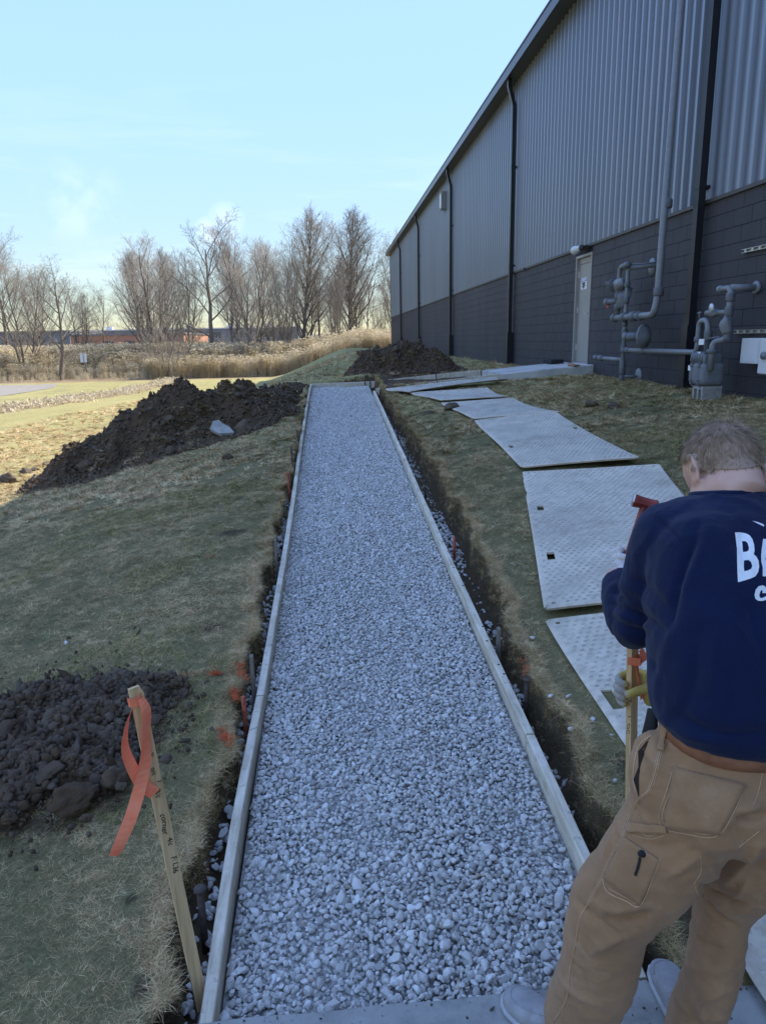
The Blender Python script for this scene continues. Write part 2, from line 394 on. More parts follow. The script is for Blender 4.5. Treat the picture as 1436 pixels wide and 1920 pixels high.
M['cabinet_dark'] = simple('mid_grey_cabinet', (.20, .205, .215), .5, .4, var=.06, scale=4)
M['glass_lens'] = simple('lamp_lens', (.55, .56, .56), .2, .5, var=.05)
M['red'] = simple('red_tag', (.45, .04, .03), .5, .4)
M['block_grey'] = concrete('grey_support_block', (.36, .35, .32), 9.0)

# far things
t = MT('bark'); a = t.noise(3, 5, .65, t.pos((3, 3, .8))); r = t.rand()
c = t.ramp(a, [(.3, (0.098, 0.081, 0.065)), (.6, (0.189, 0.159, 0.130)), (.8, (0.273, 0.234, 0.195))]); c = t.mix(t.mth('MULTIPLY', r, .35), c, (0.143, 0.111, 0.085)); M['bark'] = t.out(c, .9, .15)
t = MT('twigs'); r = t.rand(); c = t.ramp(r, [(0, (.22, .19, .15)), (.5, (.285, .245, .195)), (1, (.36, .31, .25))]); M['twig'] = t.out(c, .9, .1)
t = MT('reed'); r = t.rand(); c = t.ramp(r, [(0, (.42, .335, .20)), (.5, (.56, .465, .30)), (1, (.70, .61, .43))])
t.out(c, .8, .2); tr = t.n.new('ShaderNodeBsdfTranslucent'); t.l.new(c, tr.inputs[0]); mx = t.n.new('ShaderNodeMixShader'); mx.inputs[0].default_value = .35
t.l.new(t.b.outputs[0], mx.inputs[1]); t.l.new(tr.outputs[0], mx.inputs[2]); t.l.new(mx.outputs[0], t.n['Material Output'].inputs[0]); M['reed'] = t.m
M['asphalt'] = simple('pale_asphalt', (.27, .235, .19), .9, .2, var=.15, scale=2)
M['brick'] = simple('orange_brick', (.36, .19, .125), .85, .2, var=.15, scale=1.5)
M['far_grey'] = simple('far_grey_cladding', (.16, .165, .17), .7, .3, var=.15, scale=.3)
M['far_white'] = simple('far_white_cladding', (.62, .63, .64), .7, .3, var=.05, scale=.2)
M['far_glass'] = simple('far_window_glass', (.05, .06, .07), .2, .5, var=.2, scale=.5)
M['yellow'] = simple('yellow_machine_paint', (.60, .36, .03), .5, .4, var=.15, scale=3)
M['rubber'] = simple('black_rubber', (.02, .02, .02), .8, .3)

# ================================================================== ground sheet with the path trench
e0, e1 = at_z(345, 1917, 0), at_z(1436, 1812, 0)
def slab_y(x): return e0[1] + (e1[1] - e0[1]) * (x - e0[0]) / (e1[0] - e0[0])
TR0, TR1 = 1.60, 15.95
def trench_w(Y): return ((Y > TR0) & (Y < TR1)).astype(float)
ys = np.concatenate([[-60, -30, -15, -8, -4, -2, -.5, .3, .8, 1.1, 1.3, 1.45, 1.55, 1.595], np.arange(1.605, 16.0, .05), [15.945, 15.955],
                     np.arange(16.05, 22, .2), np.arange(22, 75, .6), np.geomspace(76, 1500, 34)])
ys = np.unique(ys); NR = len(ys)
dl = np.concatenate([[0, .012, .035, .07], np.arange(.12, 3.2, .055), np.arange(3.25, 9, .12), np.arange(9.1, 22, .4), np.geomspace(22.5, 1200, 26)])
dr = np.concatenate([[0, .012, .035, .07], np.arange(.12, 2.6, .055), np.arange(2.65, 4.6, .12), np.geomspace(4.8, 1200, 28)])
YY = ys[:, None]
XL = (eL(YY) - dl[None, ::-1]); XR = (eR(YY) + dr[None, :])
wallL = np.stack([eL(ys) + a + b * np.sin(ys * 31 + a * 200) for a, b in ((.012, .008), (.03, .012), (.05, .006))], 1)
wallR = np.stack([eR(ys) - a + b * np.sin(ys * 29 + a * 200) for a, b in ((.055, .006), (.035, .012), (.014, .008))], 1)
midc = np.linspace(0, 1, 9)[None]; XM = (wallL[:, -1:] + .03) * (1 - midc) + (wallR[:, :1] - .03) * midc
XX = np.concatenate([XL, wallL, XM, wallR, XR], 1); NC = XX.shape[1]; YY = np.repeat(YY, NC, 1)
ZZ = T(XX, YY)
nl = XL.shape[1]; iw = np.zeros(NC); iw[nl:nl + 3] = (.30, .72, 1); iw[nl + 3:nl + 12] = 1; iw[nl + 12:nl + 15] = (1, .72, .30)
tw = trench_w(YY)
floor = P(YY) - .155
ZZ = ZZ * (1 - tw * iw[None]) + np.minimum(floor, ZZ) * tw * iw[None]
nearm = (np.abs(XX) < 14) & (YY < 60) & (YY > 0)
bmp = np.zeros(XX.size); idx = np.where(nearm.ravel())[0]
bmp[idx] = .035 * fbm(XX.ravel()[idx], YY.ravel()[idx], .9, 3, 3.1) + .014 * fbm(XX.ravel()[idx], YY.ravel()[idx], 5.0, 3, 9.4)
ZZ = ZZ + bmp.reshape(XX.shape) * np.where(iw[None] * tw > 0, .6, 1.0)
XX[:, nl:nl + 15] += (np.where(tw[:, nl:nl + 15] > 0, 1, 0) * .012 * np.sin(YY[:, nl:nl + 15] * 47 + XX[:, nl:nl + 15] * 90))
# shallow cut for the walk from the path's end to the door stoop
cut = ss(.9, 1.2, XX) * (1 - ss(3.3, 3.6, XX)) * ss(13.55, 13.85, YY) * (1 - ss(15.8, 16.1, YY))
ZZ = ZZ - cut * .10
ZZ = np.where((YY < 1.6) & (XX > e0[0] - .005) & (XX < 2.55), -.14, ZZ)
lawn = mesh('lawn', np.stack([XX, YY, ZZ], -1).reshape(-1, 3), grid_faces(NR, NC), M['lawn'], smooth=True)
tag(lawn, kind='structure')
soilm = tw * np.where(iw[None] > 0, 1, 0) * 1.0
d_edge = np.minimum(np.abs(XX - eL(YY)), np.abs(XX - eR(YY)))
soilm = np.maximum(soilm, cut)
def blob(X, Y, x0, y0, rx, ry): return np.clip(1.25 - np.sqrt(((X - x0) / rx) ** 2 + ((Y - y0) / ry) ** 2), 0, 1)
soilm = np.maximum(soilm, blob(XX, YY, -1.45, 2.95, .85, .75))
for (a, b, rx, ry) in ((-.72, 2.05, .05, .06), (-.60, 1.72, .06, .06), (-.75, 4.0, .1, .1), (-.85, 5.8, .2, .14), (-1.0, 6.9, .2, .15),
                       (-2.6, 10.8, 2.2, 1.5), (-1.0, 12.8, .9, 2.6), (1.75, 16.6, 2.1, 1.5), (1.2, 3.2, .12, .1), (1.13, 2.4, .1, .2), (1.1, 1.8, .2, .25), (3.9, 10.4, .12, .15), (4.3, 10.9, .1, .12), (1.45, 10.2, .25, .3), (1.3, 12.6, .3, .7)):
    soilm = np.maximum(soilm, .75 * blob(XX, YY, a, b, rx, ry))
leafm = ss(-11.6, -12.2, XX) * ss(-13.8, -13.2, XX) * ss(8, 14, YY) * ss(66, 60, YY) + .9 * ss(60, 63, YY) * ss(2.5, .5, np.abs(XX + 100) * 0)
greenm = .35 + .05 * ss(15, 20, YY) * ss(-4, -1, XX) + .5 * ss(-14.3, -14.9, XX) * ss(-25, -24, XX) + .30 * ss(2.4, 4.6, XX) + .2 * ss(-.4, -1.2, XX) * ss(8, 5, YY)
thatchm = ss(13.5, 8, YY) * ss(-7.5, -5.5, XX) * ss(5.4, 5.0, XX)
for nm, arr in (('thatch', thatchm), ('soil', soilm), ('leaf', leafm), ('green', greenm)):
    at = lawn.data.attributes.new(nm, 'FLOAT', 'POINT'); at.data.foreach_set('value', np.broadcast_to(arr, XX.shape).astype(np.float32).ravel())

# ------------------------------------------------------------------ old concrete walk in the foreground
xs = np.linspace(e0[0] - .01, 2.6, 46); V = []; nrow = 5
for x in xs:
    yb = slab_y(x) + .003 * math.sin(x * 17) + .002 * math.sin(x * 91)
    for (yy, zz) in ((-3.0, .0), (yb - .30, .002), (yb - .012, .0), (yb, -.012), (yb + .004, -.16)):
        V.append((x, yy, zz + .004))
slab = mesh('concrete_walk', V, grid_faces(len(xs), nrow), M['concrete'], smooth=False); slab.data.flip_normals(); tag(slab, kind='structure')

# ------------------------------------------------------------------ gravel
def scatter(name, pts, rot, scl, idx, protos, kind='stuff', mat=None):
    me = bpy.data.meshes.new(name); me.from_pydata(np.asarray(pts).tolist(), [], []); n = len(pts)
    for nm, tp, arr, key in (('rot', 'FLOAT_VECTOR', np.asarray(rot, np.float32), 'vector'), ('scl', 'FLOAT_VECTOR', np.asarray(scl, np.float32), 'vector')):
        a = me.attributes.new(nm, tp, 'POINT'); a.data.foreach_set(key, arr.ravel())
    a = me.attributes.new('pick', 'INT', 'POINT'); a.data.foreach_set('value', np.asarray(idx, np.int32))
    o = bpy.data.objects.new(name, me); COL.objects.link(o)
    if mat: me.materials.append(mat)
    gc = bpy.data.collections.new(name + '_kinds')
    for p in protos: gc.objects.link(p)
    ng = bpy.data.node_groups.new(name + '_scatter', 'GeometryNodeTree')
    ng.interface.new_socket('Geometry', in_out='INPUT', socket_type='NodeSocketGeometry')
    ng.interface.new_socket('Geometry', in_out='OUTPUT', socket_type='NodeSocketGeometry')
    N, L = ng.nodes, ng.links
    gi, go = N.new('NodeGroupInput'), N.new('NodeGroupOutput'); ip = N.new('GeometryNodeInstanceOnPoints'); ci = N.new('GeometryNodeCollectionInfo')
    ci.inputs['Collection'].default_value = gc; ci.inputs['Separate Children'].default_value = True; ci.inputs['Reset Children'].default_value = True
    def na(nm, tp):
        q = N.new('GeometryNodeInputNamedAttribute'); q.data_type = tp; q.inputs['Name'].default_value = nm; return q.outputs['Attribute']
    L.new(gi.outputs[0], ip.inputs['Points']); L.new(ci.outputs[0], ip.inputs['Instance']); ip.inputs['Pick Instance'].default_value = True
    L.new(na('pick', 'INT'), ip.inputs['Instance Index'])
    er = N.new('FunctionNodeEulerToRotation'); L.new(na('rot', 'FLOAT_VECTOR'), er.inputs[0]); L.new(er.outputs[0], ip.inputs['Rotation'])
    L.new(na('scl', 'FLOAT_VECTOR'), ip.inputs['Scale']); L.new(ip.outputs[0], go.inputs[0])
    md = o.modifiers.new('scatter', 'NODES'); md.node_group = ng
    return tag(o, kind=kind)
def proto(name, V, F, mat, smooth=False):
    me = bpy.data.meshes.new(name); me.from_pydata(np.asarray(V).tolist(), [], list(F)); me.update(); me.materials.append(mat)
    if smooth: me.polygons.foreach_set('use_smooth', [True] * len(me.polygons))
    return bpy.data.objects.new(name, me)
stones = []
for k in range(10):
    g = np.random.default_rng(100 + k)
    V, F = rock_vf(40 + k, 2, 13, .15 if k % 3 == 0 else .3, .06, (1, g.uniform(.62, .95), g.uniform(.45, .8)))
    stones.append(proto('stone_%02d' % k, V, F, M['gravel'], smooth=False))
FORM_L, FORM_R = -.39, .83            # inner faces of the side forms
GB = lambda Y: P(Y) - .090
bedy = np.linspace(1.58, 15.62, 120); V = []
for y in bedy:
    for x in np.linspace(FORM_L, FORM_R, 8): V.append((x, y, float(GB(y)) - .002))
bed = mesh('gravel_bed', V, grid_faces(len(bedy), 8), M['gravel_bed']); tag(bed, kind='structure')
pts, scl = [], []
def layer(x0, x1, y0, y1, sp, zoff, smin, smax, keep=1.0, zf=GB):
    gx, gy = np.meshgrid(np.arange(x0, x1, sp), np.arange(y0, y1, sp)); gx = gx.ravel(); gy = gy.ravel()
    gx = gx + rng.uniform(-.5, .5, gx.size) * sp; gy = gy + rng.uniform(-.5, .5, gx.size) * sp
    k = (rng.random(gx.size) < keep) & (gx > x0) & (gx < x1); gx, gy = gx[k], gy[k]
    s = smin + (smax - smin) * rng.random(gx.size) ** 2.2
    und = .010 * np.sin(gx * 9 + gy * 3.1) * np.sin(gy * 4.3 + gx * 2)
    for a, b, c, d in zip(gx, gy, s, und): pts.append((a, b, float(zf(b)) + zoff + d + rng.uniform(-.003, .004))); scl.append(c)
layer(FORM_L + .01, FORM_R - .01, 1.63, 6.0, .0165, .002, .0070, .0130)
layer(FORM_L + .012, FORM_R - .012, 1.63, 6.0, .024, .012, .0072, .0158, .9)
layer(FORM_L + .01, FORM_R - .01, 6.0, 15.6, .021, .003, .010, .016)
layer(FORM_L + .012, FORM_R - .012, 6.0, 15.6, .030, .013, .009, .0165, .8)
layer(FORM_L + .02, FORM_R - .02, 1.62, 2.3, .05, .016, .011, .0195, .5)
tf = lambda Y: P(Y) - .150
layer(.88, 1.04, 1.8, 13.5, .042, .008, .006, .018, .40, tf); layer(-.55, -.43, 1.7, 13.5, .042, .008, .006, .018, .40, tf)
layer(-.52, -.43, 1.66, 8.0, .030, .010, .010, .022, .55, tf); layer(-.50, -.43, 1.9, 7.0, .035, .026, .010, .024, .35, tf)
layer(.88, .98, 1.62, 4.6, .032, .010, .010, .024, .42, tf); layer(.88, 1.02, 5.2, 6.6, .030, .012, .010, .022, .75, tf); layer(.88, 1.02, 8, 11, .035, .010, .010, .02, .3, tf)
layer(.62, 1.02, 1.60, 1.78, .034, .012, .012, .026, .7, tf)
layer(-.62, -.43, 13.9, 14.6, .03, .10, .012, .024, .9, tf)
layer(1.0, 3.2, 13.75, 13.98, .035, .01, .012, .024, .8, lambda Y: T(1.2, Y) * 0 + .90)
for (px_, py_) in ((1065, 1311), (1112, 1355), (1152, 1470), (1148, 1385), (1070, 1372), (998, 1200), (1031, 1310), (125, 1210), (930, 1048), (960, 1060)):
    p = hit(px_, py_); pts.append((p[0], p[1], p[2] + .012)); scl.append(rng.uniform(.010, .017))
pts = np.array(pts); n = len(pts); scl = np.array(scl)
rot = np.stack([rng.normal(0, .5, n), rng.normal(0, .5, n), rng.uniform(0, 6.28, n)], 1)
scatter('gravel', pts, rot, np.repeat(scl[:, None], 3, 1) * rng.uniform(.85, 1.2, (n, 3)), rng.integers(0, 10, n), stones)

# ------------------------------------------------------------------ form boards and pins
def board(name, y0, y1, x0, x1, label, sag=0.0, twist=0.0, ztop=P, zoff=0.0, h=.140, grp='form boards along the gravel path'):
    n = 14; V = []
    for i in range(n):
        t_ = i / (n - 1); y = y0 + (y1 - y0) * t_; bow = sag * math.sin(math.pi * t_) + twist * t_
        zt = float(ztop(y)) + zoff + .003 * math.sin(y * 3.3)
        for (dx, dz) in ((x0 + .004, 0), (x1 - .004, 0), (x1, -.005), (x1, -h), (x0, -h), (x0, -.005)): V.append((dx + bow, y, zt + dz))
    F = grid_faces(n, 6, True); F += [(5, 4, 3, 2, 1, 0), tuple((n - 1) * 6 + k for k in range(6))]
    o = mesh(name, V, F, M['form'], origin=(x0, y0, float(ztop(y0)) - h)); o.location = (x0, y0, float(ztop(y0)) - h)
    return tag(o, label, 'form board', grp)
LB = [(1.53, 3.30, -.013, 'short weathered form board at the left front of the gravel, beside the leaning lath'),
      (3.312, 8.60, .012, 'long weathered form board along the middle of the gravel\'s left edge'),
      (8.612, 15.70, -.006, 'far form board on the gravel\'s left edge, beside the big dirt pile')]
for k, (a, b, s_, lb) in enumerate(LB): board('form_board', a, b, FORM_L - .040, FORM_L, lb, s_)
RB = [(1.66, 2.85, .0, 'form board at the right front of the gravel, behind the worker\'s leg'),
      (2.862, 8.20, -.008, 'long form board along the middle of the gravel\'s right edge, marked with dark spots'),
      (8.21, 9.25, .0, 'short splice board in the gravel\'s right edge between two long boards'),
      (9.26, 14.02, .004, 'far form board on the gravel\'s right edge, ending at the cross walk')]
for k, (a, b, s_, lb) in enumerate(RB): board('form_board', a, b, FORM_R, FORM_R + .040, lb, s_, zoff=(.006 if k == 2 else 0))
for k, (px_, py_) in enumerate(((822, 1000), (830, 1018), (838, 1034), (852, 1060), (868, 1092), (903, 1160), (915, 1188), (935, 1228), (943, 1247))):
    q_ = at_x(px_, py_, FORM_R + .02); y_ = q_[1]; z_ = float(P(y_)) + .003 * math.sin(y_ * 3.3)
    rb = [o for o in bpy.data.objects if o.get('label', '').startswith('long form board along the middle of the gravel\'s right')][0]
    MB().tube([(FORM_R + .014 + .006 * (k % 3), y_, z_ - .004), (FORM_R + .014 + .006 * (k % 3), y_, z_ + .0018)], .007, 9).build('mud_spot', M['soil'], rb)
def xboard(x0, x1, y, z0, z1, label, h=.14):
    n = 10; V = []
    for i in range(n):
        t_ = i / (n - 1); x = x0 + (x1 - x0) * t_; z = z0 + (z1 - z0) * t_
        for (dy, dz) in ((.004, 0), (.036, 0), (.040, -.005), (.040, -h), (0, -h), (0, -.005)): V.append((x, y + dy, z + dz))
    F = grid_faces(n, 6, True); F += [(5, 4, 3, 2, 1, 0), tuple((n - 1) * 6 + k for k in range(6))]
    o = mesh('form_board', V, F, M['form'], origin=(x0, y, z0 - h)); o.location = (x0, y, z0 - h); o.data.flip_normals()
    return tag(o, label, 'form board', 'form boards along the gravel path')
xboard(FORM_L + .002, .86, 15.71, .945, .965, 'form board closing the far end of the gravel path')
xboard(.885, 3.30, 15.71, .965, 1.16, 'rear form board of the cross walk, in front of the far dirt pile')
xboard(.885, 3.30, 13.98, .93, 1.15, 'front form board of the cross walk leading up to the door stoop')

def pin(px_, py_, py2, X, mat, label, head=True, wooden=False, r=.009, lean=0.0):
    p = at_x(px_, py_, X); y = p[1]; zt = p[2]; zb = float(P(y)) - .16
    root = empty('form_stake', (X, y, zb), label, 'stake', 'stakes holding the form boards')
    m = MB()
    if wooden:
        m.box(X - .009, X + .009, y - .019, y + .019, zb - .02, zt); m.build('shaft', M['stake_wood'], root)
    else:
        m.tube([(X, y, zb - .02), (X + lean * .5, y, (zb + zt) / 2), (X + lean, y, zt - .004)], r, 10); m.build('shaft', mat, root, True)
        if head: MB().tube([(X + lean, y, zt - .008), (X + lean, y, zt - .005), (X + lean, y, zt + .004), (X + lean, y, zt + .006)], [.012, .021, .021, .014], 14).build('head', mat, root, True)
    return root
pin(375, 1668, 0, -.485, M['rust'], 'rusty steel pin with round head nearest the lath stake', r=.012)
pin(456, 1305, 0, -.47, M['orange_pin'], 'orange painted pin left of the gravel, beside the orange paint marks', head=False, r=.011)
pin(471, 1230, 0, -.455, None, 'grey wooden stake left of the gravel beyond the orange paint marks', wooden=True)
pin(516, 1012, 0, -.45, None, 'grey wooden stake halfway along the left form board', wooden=True)
pin(540, 888, 0, -.455, M['orange_pin'], 'bright orange pin in the left trench before the big dirt pile', head=True, r=.011)
pin(546, 836, 0, -.455, M['rust'], 'rusty pin left of the gravel at the second board joint', head=False)
pin(557, 806, 0, -.455, M['rust'], 'thin rusty pin left of the gravel beside the dirt clods', head=False)
pin(988, 1274, 0, .915, M['rust'], 'tall rusty pin with round head in the right trench beside the nearest mat', r=.012)
pin(935, 1178, 0, .905, None, 'grey wooden stake in the right trench near the bare strip between mats', wooden=True)
pin(852, 1006, 0, .935, M['orange_pin'], 'orange painted pin in the right trench', head=False, r=.012)
pin(797, 901, 0, .925, M['rust'], 'rusty headed pin in the right trench beyond the orange one', head=True)
pin(765, 847, 0, .915, M['rust'], 'rusty pin in the right trench at the splice board', head=True)
pin(758, 822, 0, .915, None, 'thin wooden stake in the right trench beside the splice board', wooden=True)
pin(746, 808, 0, .91, M['rust'], 'rusty pin in the right trench just beyond the splice board', head=True)
pin(722, 765, 0, .905, M['rust'], 'far rusty pin in the right trench below the grass bank', head=True)
for (px_, py_, yy, lb, mt) in ((707, 735, 13.9, 'orange pin at the corner of the path and the cross walk', 'orange_pin'), (723, 712, 13.94, 'dark pin on the front of the cross walk near the corner', 'rust'), (817, 700, 13.94, 'leaning dark pin on the front form board of the cross walk', 'rust'),
                      (684, 703, 15.68, 'dark pin at the far right corner of the gravel', 'rust'), (694, 706, 15.66, 'second dark pin at the far right corner of the gravel', 'rust'), (718, 702, 15.66, 'dark pin inside the cross walk before the far dirt pile', 'rust'), (735, 704, 15.66, 'short dark pin inside the cross walk, right of the others', 'rust')):
    p = at_y(px_, py_, yy); zb = .78
    o = MB().tube([(p[0] + (.05 if px_ == 817 else 0), yy, zb), (p[0], yy, p[2])], .011, 8).build('form_stake', M[mt], None, True)
    tag(o, lb, 'stake', 'stakes holding the form boards')

# ------------------------------------------------------------------ ground protection mats
MATS = []
def ground_mat(c_tl, c_tr, c_br, c_bl, label, lift=0.0, slots=()):
    c = [np.array(q, float)[:2] for q in (c_bl, c_br, c_tr, c_tl)]; MATS.append(c)
    W = np.linalg.norm(c[1] - c[0]); Lh = np.linalg.norm(c[3] - c[0])
    def pos(u, v):
        q = (1 - u) * (1 - v) * c[0] + u * (1 - v) * c[1] + u * v * c[2] + (1 - u) * v * c[3]
        z = float(T(q[0], q[1])) + .028 + lift + .012 * math.sin(v * 5 + u * 2) + .018 * (abs(2 * v - 1) ** 6)
        return np.array([q[0], q[1], z])
    holes = [(a / W, b / W, d / Lh, e / Lh) for (a, b, d, e) in [(.045, .068, .045, .068), (W - .068, W - .045, .045, .068), (.045, .068, Lh - .068, Lh - .045), (W - .068, W - .045, Lh - .068, Lh - .045)] + list(slots)]
    us = sorted(set([0, .012, 1, .988] + [x for h in holes for x in h[:2]] + list(np.linspace(0, 1, 13))))
    vs_ = sorted(set([0, .006, 1, .994] + [x for h in holes for x in h[2:]] + list(np.linspace(0, 1, 27))))
    nu, nv = len(us), len(vs_); V = []
    for v in vs_:
        for u in us:
            p = pos(u, v); cr = min(u * W, (1 - u) * W, 9); cl = min(v * Lh, (1 - v) * Lh, 9)
            p[2] -= .006 if (u in (0, 1) or v in (0, 1)) else 0
            if cr < 1e-6 and cl < 1e-6:        # clipped corners
                p = pos(.018 if u == 0 else .982, .010 if v == 0 else .990); p[2] -= .006
            V.append(p)
    F = []
    for i in range(nv - 1):
        for j in range(nu - 1):
            um, vm = (us[j] + us[j + 1]) / 2, (vs_[i] + vs_[i + 1]) / 2
            if any(h[0] < um < h[1] and h[2] < vm < h[3] for h in holes): continue
            F.append((i * nu + j, i * nu + j + 1, (i + 1) * nu + j + 1, (i + 1) * nu + j))
    og = pos(.5, .5)
    o = mesh('ground_mat', V, F, M['mat'], origin=og); o.location = og
    sm = o.modifiers.new('thickness', 'SOLIDIFY'); sm.thickness = .016; sm.offset = -1
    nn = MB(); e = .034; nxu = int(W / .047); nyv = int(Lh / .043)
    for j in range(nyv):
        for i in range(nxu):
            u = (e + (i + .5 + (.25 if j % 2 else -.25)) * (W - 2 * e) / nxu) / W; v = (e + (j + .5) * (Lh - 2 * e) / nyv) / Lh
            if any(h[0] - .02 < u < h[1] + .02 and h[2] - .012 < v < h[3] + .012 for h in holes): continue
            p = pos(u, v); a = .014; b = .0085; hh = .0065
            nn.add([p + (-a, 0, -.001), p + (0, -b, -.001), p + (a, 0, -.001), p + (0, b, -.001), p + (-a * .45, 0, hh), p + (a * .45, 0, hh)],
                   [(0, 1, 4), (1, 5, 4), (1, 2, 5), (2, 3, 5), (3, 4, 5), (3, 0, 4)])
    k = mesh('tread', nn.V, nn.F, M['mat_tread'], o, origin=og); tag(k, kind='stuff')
    return tag(o, label, 'ground mat', 'plastic ground mats on the grass')
g_ = 'plastic ground mats on the grass'
q = lambda x, y: hit(x, y, .02)
ground_mat((1.15, 3.66), (2.28, 3.26), (2.34, .95), (1.14, 1.30), 'nearest grey plastic ground mat, behind the worker, with an oval hand hole', slots=((.045, .095, 1.47, 1.63),))
ground_mat(q(979, 886), q(1236, 876), (2.26, 3.34), q(1020, 1149), 'large grey ground mat left of the worker\'s head, two slots in its left edge', slots=((.07, .12, .66, .78), (.07, .12, 1.62, 1.74)))
ground_mat(q(889, 791), q(1040, 775), q(1200, 866), q(977, 882), 'third grey ground mat counting away from the worker, wider than those beyond', .012, slots=((.07, .12, .8, .92), (.95, 1.0, 1.5, 1.62)))
ground_mat(q(826, 757), q(962, 750), q(1050, 777), q(890, 789), 'fourth grey ground mat from the worker, bowed over the grass', .008)
ground_mat(q(768, 738), q(915, 731), q(955, 748), q(830, 754), 'fifth grey ground mat from the worker, short of the cross walk', .012)
ground_mat(q(722, 733), q(930, 712), q(952, 716), q(770, 739), 'farthest grey mat lying crosswise before the front form board of the cross walk', .03)

# ------------------------------------------------------------------ dirt piles
clods = []
for k in range(8):
    V, F = rock_vf(300 + k, 2, 14, .2 if k % 2 else .15, .22, (1, random.uniform(.75, 1), random.uniform(.6, .95)))
    clods.append(proto('clod_%02d' % k, V, F, M['clod'], smooth=True))
big_clods = []
for k in range(5):
    V, F = rock_vf(500 + k, 4, 18, .3, .20, (1, random.uniform(.75, 1), random.uniform(.65, .9)))
    me = bpy.data.meshes.new('clod'); me.from_pydata(V.tolist(), [], F); me.materials.append(M['clod']); me.polygons.foreach_set('use_smooth', [True] * len(me.polygons)); big_clods.append(me)
def pile(name, x0, x1, y0, y1, hf, label, n_small, n_big, seed, smin=.012, smax=.06, bmin=.07, bmax=.15, res=.05, rough=.16):
    g = np.random.default_rng(seed)
    xs = np.arange(x0, x1, res); yy = np.arange(y0, y1, res); XX, YY = np.meshgrid(xs, yy)
    wq = .24 if seed == 37 else .10; H = hf(XX + wq * fbm(XX, YY, 2.3, 3, seed * 1.1).reshape(XX.shape), YY + wq * fbm(XX, YY, 2.3, 3, seed * 1.3 + 3).reshape(XX.shape)); nz = fbm(XX, YY, 1.7, 5, seed * .1).reshape(XX.shape); nf = fbm(XX, YY, 6.0, 4, seed * .3 + 5).reshape(XX.shape)
    rid = np.abs(fbm(XX, YY, 3.1, 3, seed * .7 + 2).reshape(XX.shape))
    m = np.clip(H / (.25 * H.max()), 0, 1)
    ff = np.abs(fbm(XX, YY, 9.0, 2, seed * .9 + 4).reshape(XX.shape)); D = H + m * (rough * .8 * nz + rough * .25 * nf - rough * .8 * (rid - .25) - rough * .45 * (ff - .25))
    Z = T(XX, YY) + np.where(H > .012, D, -.12)
    og = np.array([(x0 + x1) / 2, (y0 + y1) / 2, float(T((x0 + x1) / 2, (y0 + y1) / 2))])
    o = mesh(name, np.stack([XX, YY, Z], -1).reshape(-1, 3), grid_faces(*XX.shape), M['soil'], smooth=True, origin=og); o.location = og
    tag(o, label, 'dirt pile')
    cand = np.argwhere(H > .015)
    P_, Sc = [], []
    for _ in range(n_small):
        i, j = cand[g.integers(len(cand))]; s = smin + (smax - smin) * g.random() ** 3.5
        P_.append((XX[i, j] + g.uniform(-.5, .5) * res, YY[i, j] + g.uniform(-.5, .5) * res, Z[i, j] + s * .25)); Sc.append(s)
    for _ in range(n_small // (4 if seed == 37 else 8)):
        i, j = cand[g.integers(len(cand))]; x = XX[i, j] + g.normal(0, .22); y = YY[i, j] + g.normal(0, .22); s = smin + (smax - smin) * .5 * g.random() ** 2
        if x < eL(y) - .04 or y > 16: P_.append((x, y, float(T(x, y)) + s * .5)); Sc.append(s)
    P_ = np.array(P_); n = len(P_)
    cr = scatter('crumbs', P_ - og, g.uniform(0, 6.28, (n, 3)), np.repeat(np.array(Sc)[:, None], 3, 1), g.integers(0, 8, n), [c.copy() for c in clods])
    cr.parent = o
    for _ in range(n_big):
        i, j = cand[g.integers(len(cand))]; s = bmin + (bmax - bmin) * g.random() ** 2
        c = bpy.data.objects.new('clod', big_clods[g.integers(5)]); COL.objects.link(c); c.parent = o
        c.location = np.array([XX[i, j], YY[i, j], Z[i, j] + s * .2]) - og; c.scale = (s, s, s * .85); c.rotation_euler = g.uniform(0, 6.28, 3)
    return o, og, (XX, YY, Z)
def gs(X, Y, x, y, sx, sy, h, a=0):
    c, s = math.cos(a), math.sin(a); dx, dy = X - x, Y - y; u = (c * dx + s * dy) / sx; v = (-s * dx + c * dy) / sy
    return h * np.exp(-(u * u + v * v))
def h_big(X, Y):
    h = gs(X, Y, -2.40, 11.4, 1.15, .95, .80) + gs(X, Y, -3.4, 10.9, .85, .8, .42) + gs(X, Y, -1.45, 12.0, .6, 1.0, .20) + gs(X, Y, -4.05, 10.7, .45, .4, .16)
    h = h + gs(X, Y, -.95, 13.6, .5, 1.5, .24)
    return np.maximum(h - .07, 0) * (X < eL(Y) - .02 - .22 * np.sin(Y * 3) ** 2)
big_pile, bog, bz = pile('dirt_pile', -5.3, -.45, 8.8, 16.6, h_big, 'big dark dirt pile left of the gravel path, with a pale slab on it', 15000, 14, 11, .006, .036, .06, .13, res=.03, rough=.19)
def h_far(X, Y):
    h = gs(X, Y, 2.05, 17.2, .62, .65, .62) + gs(X, Y, 1.3, 17.1, .5, .6, .44) + gs(X, Y, .75, 16.9, .4, .5, .20) + gs(X, Y, 2.75, 17.2, .45, .5, .16)
    return np.maximum(h - .06, 0)
far_pile, fog, fz = pile('dirt_pile', -.5, 4.2, 15.95, 19.0, h_far, 'far dirt pile behind the cross walk, against the dark block wall', 8000, 12, 23, .006, .036, .06, .14, res=.03, rough=.19)
def h_near(X, Y):
    h = gs(X, Y, -1.55, 3.0, .66, .58, .072) + gs(X, Y, -1.25, 2.72, .35, .28, .045) + gs(X, Y, -.98, 3.25, .25, .22, .035)
    return np.maximum(h - .022, 0)
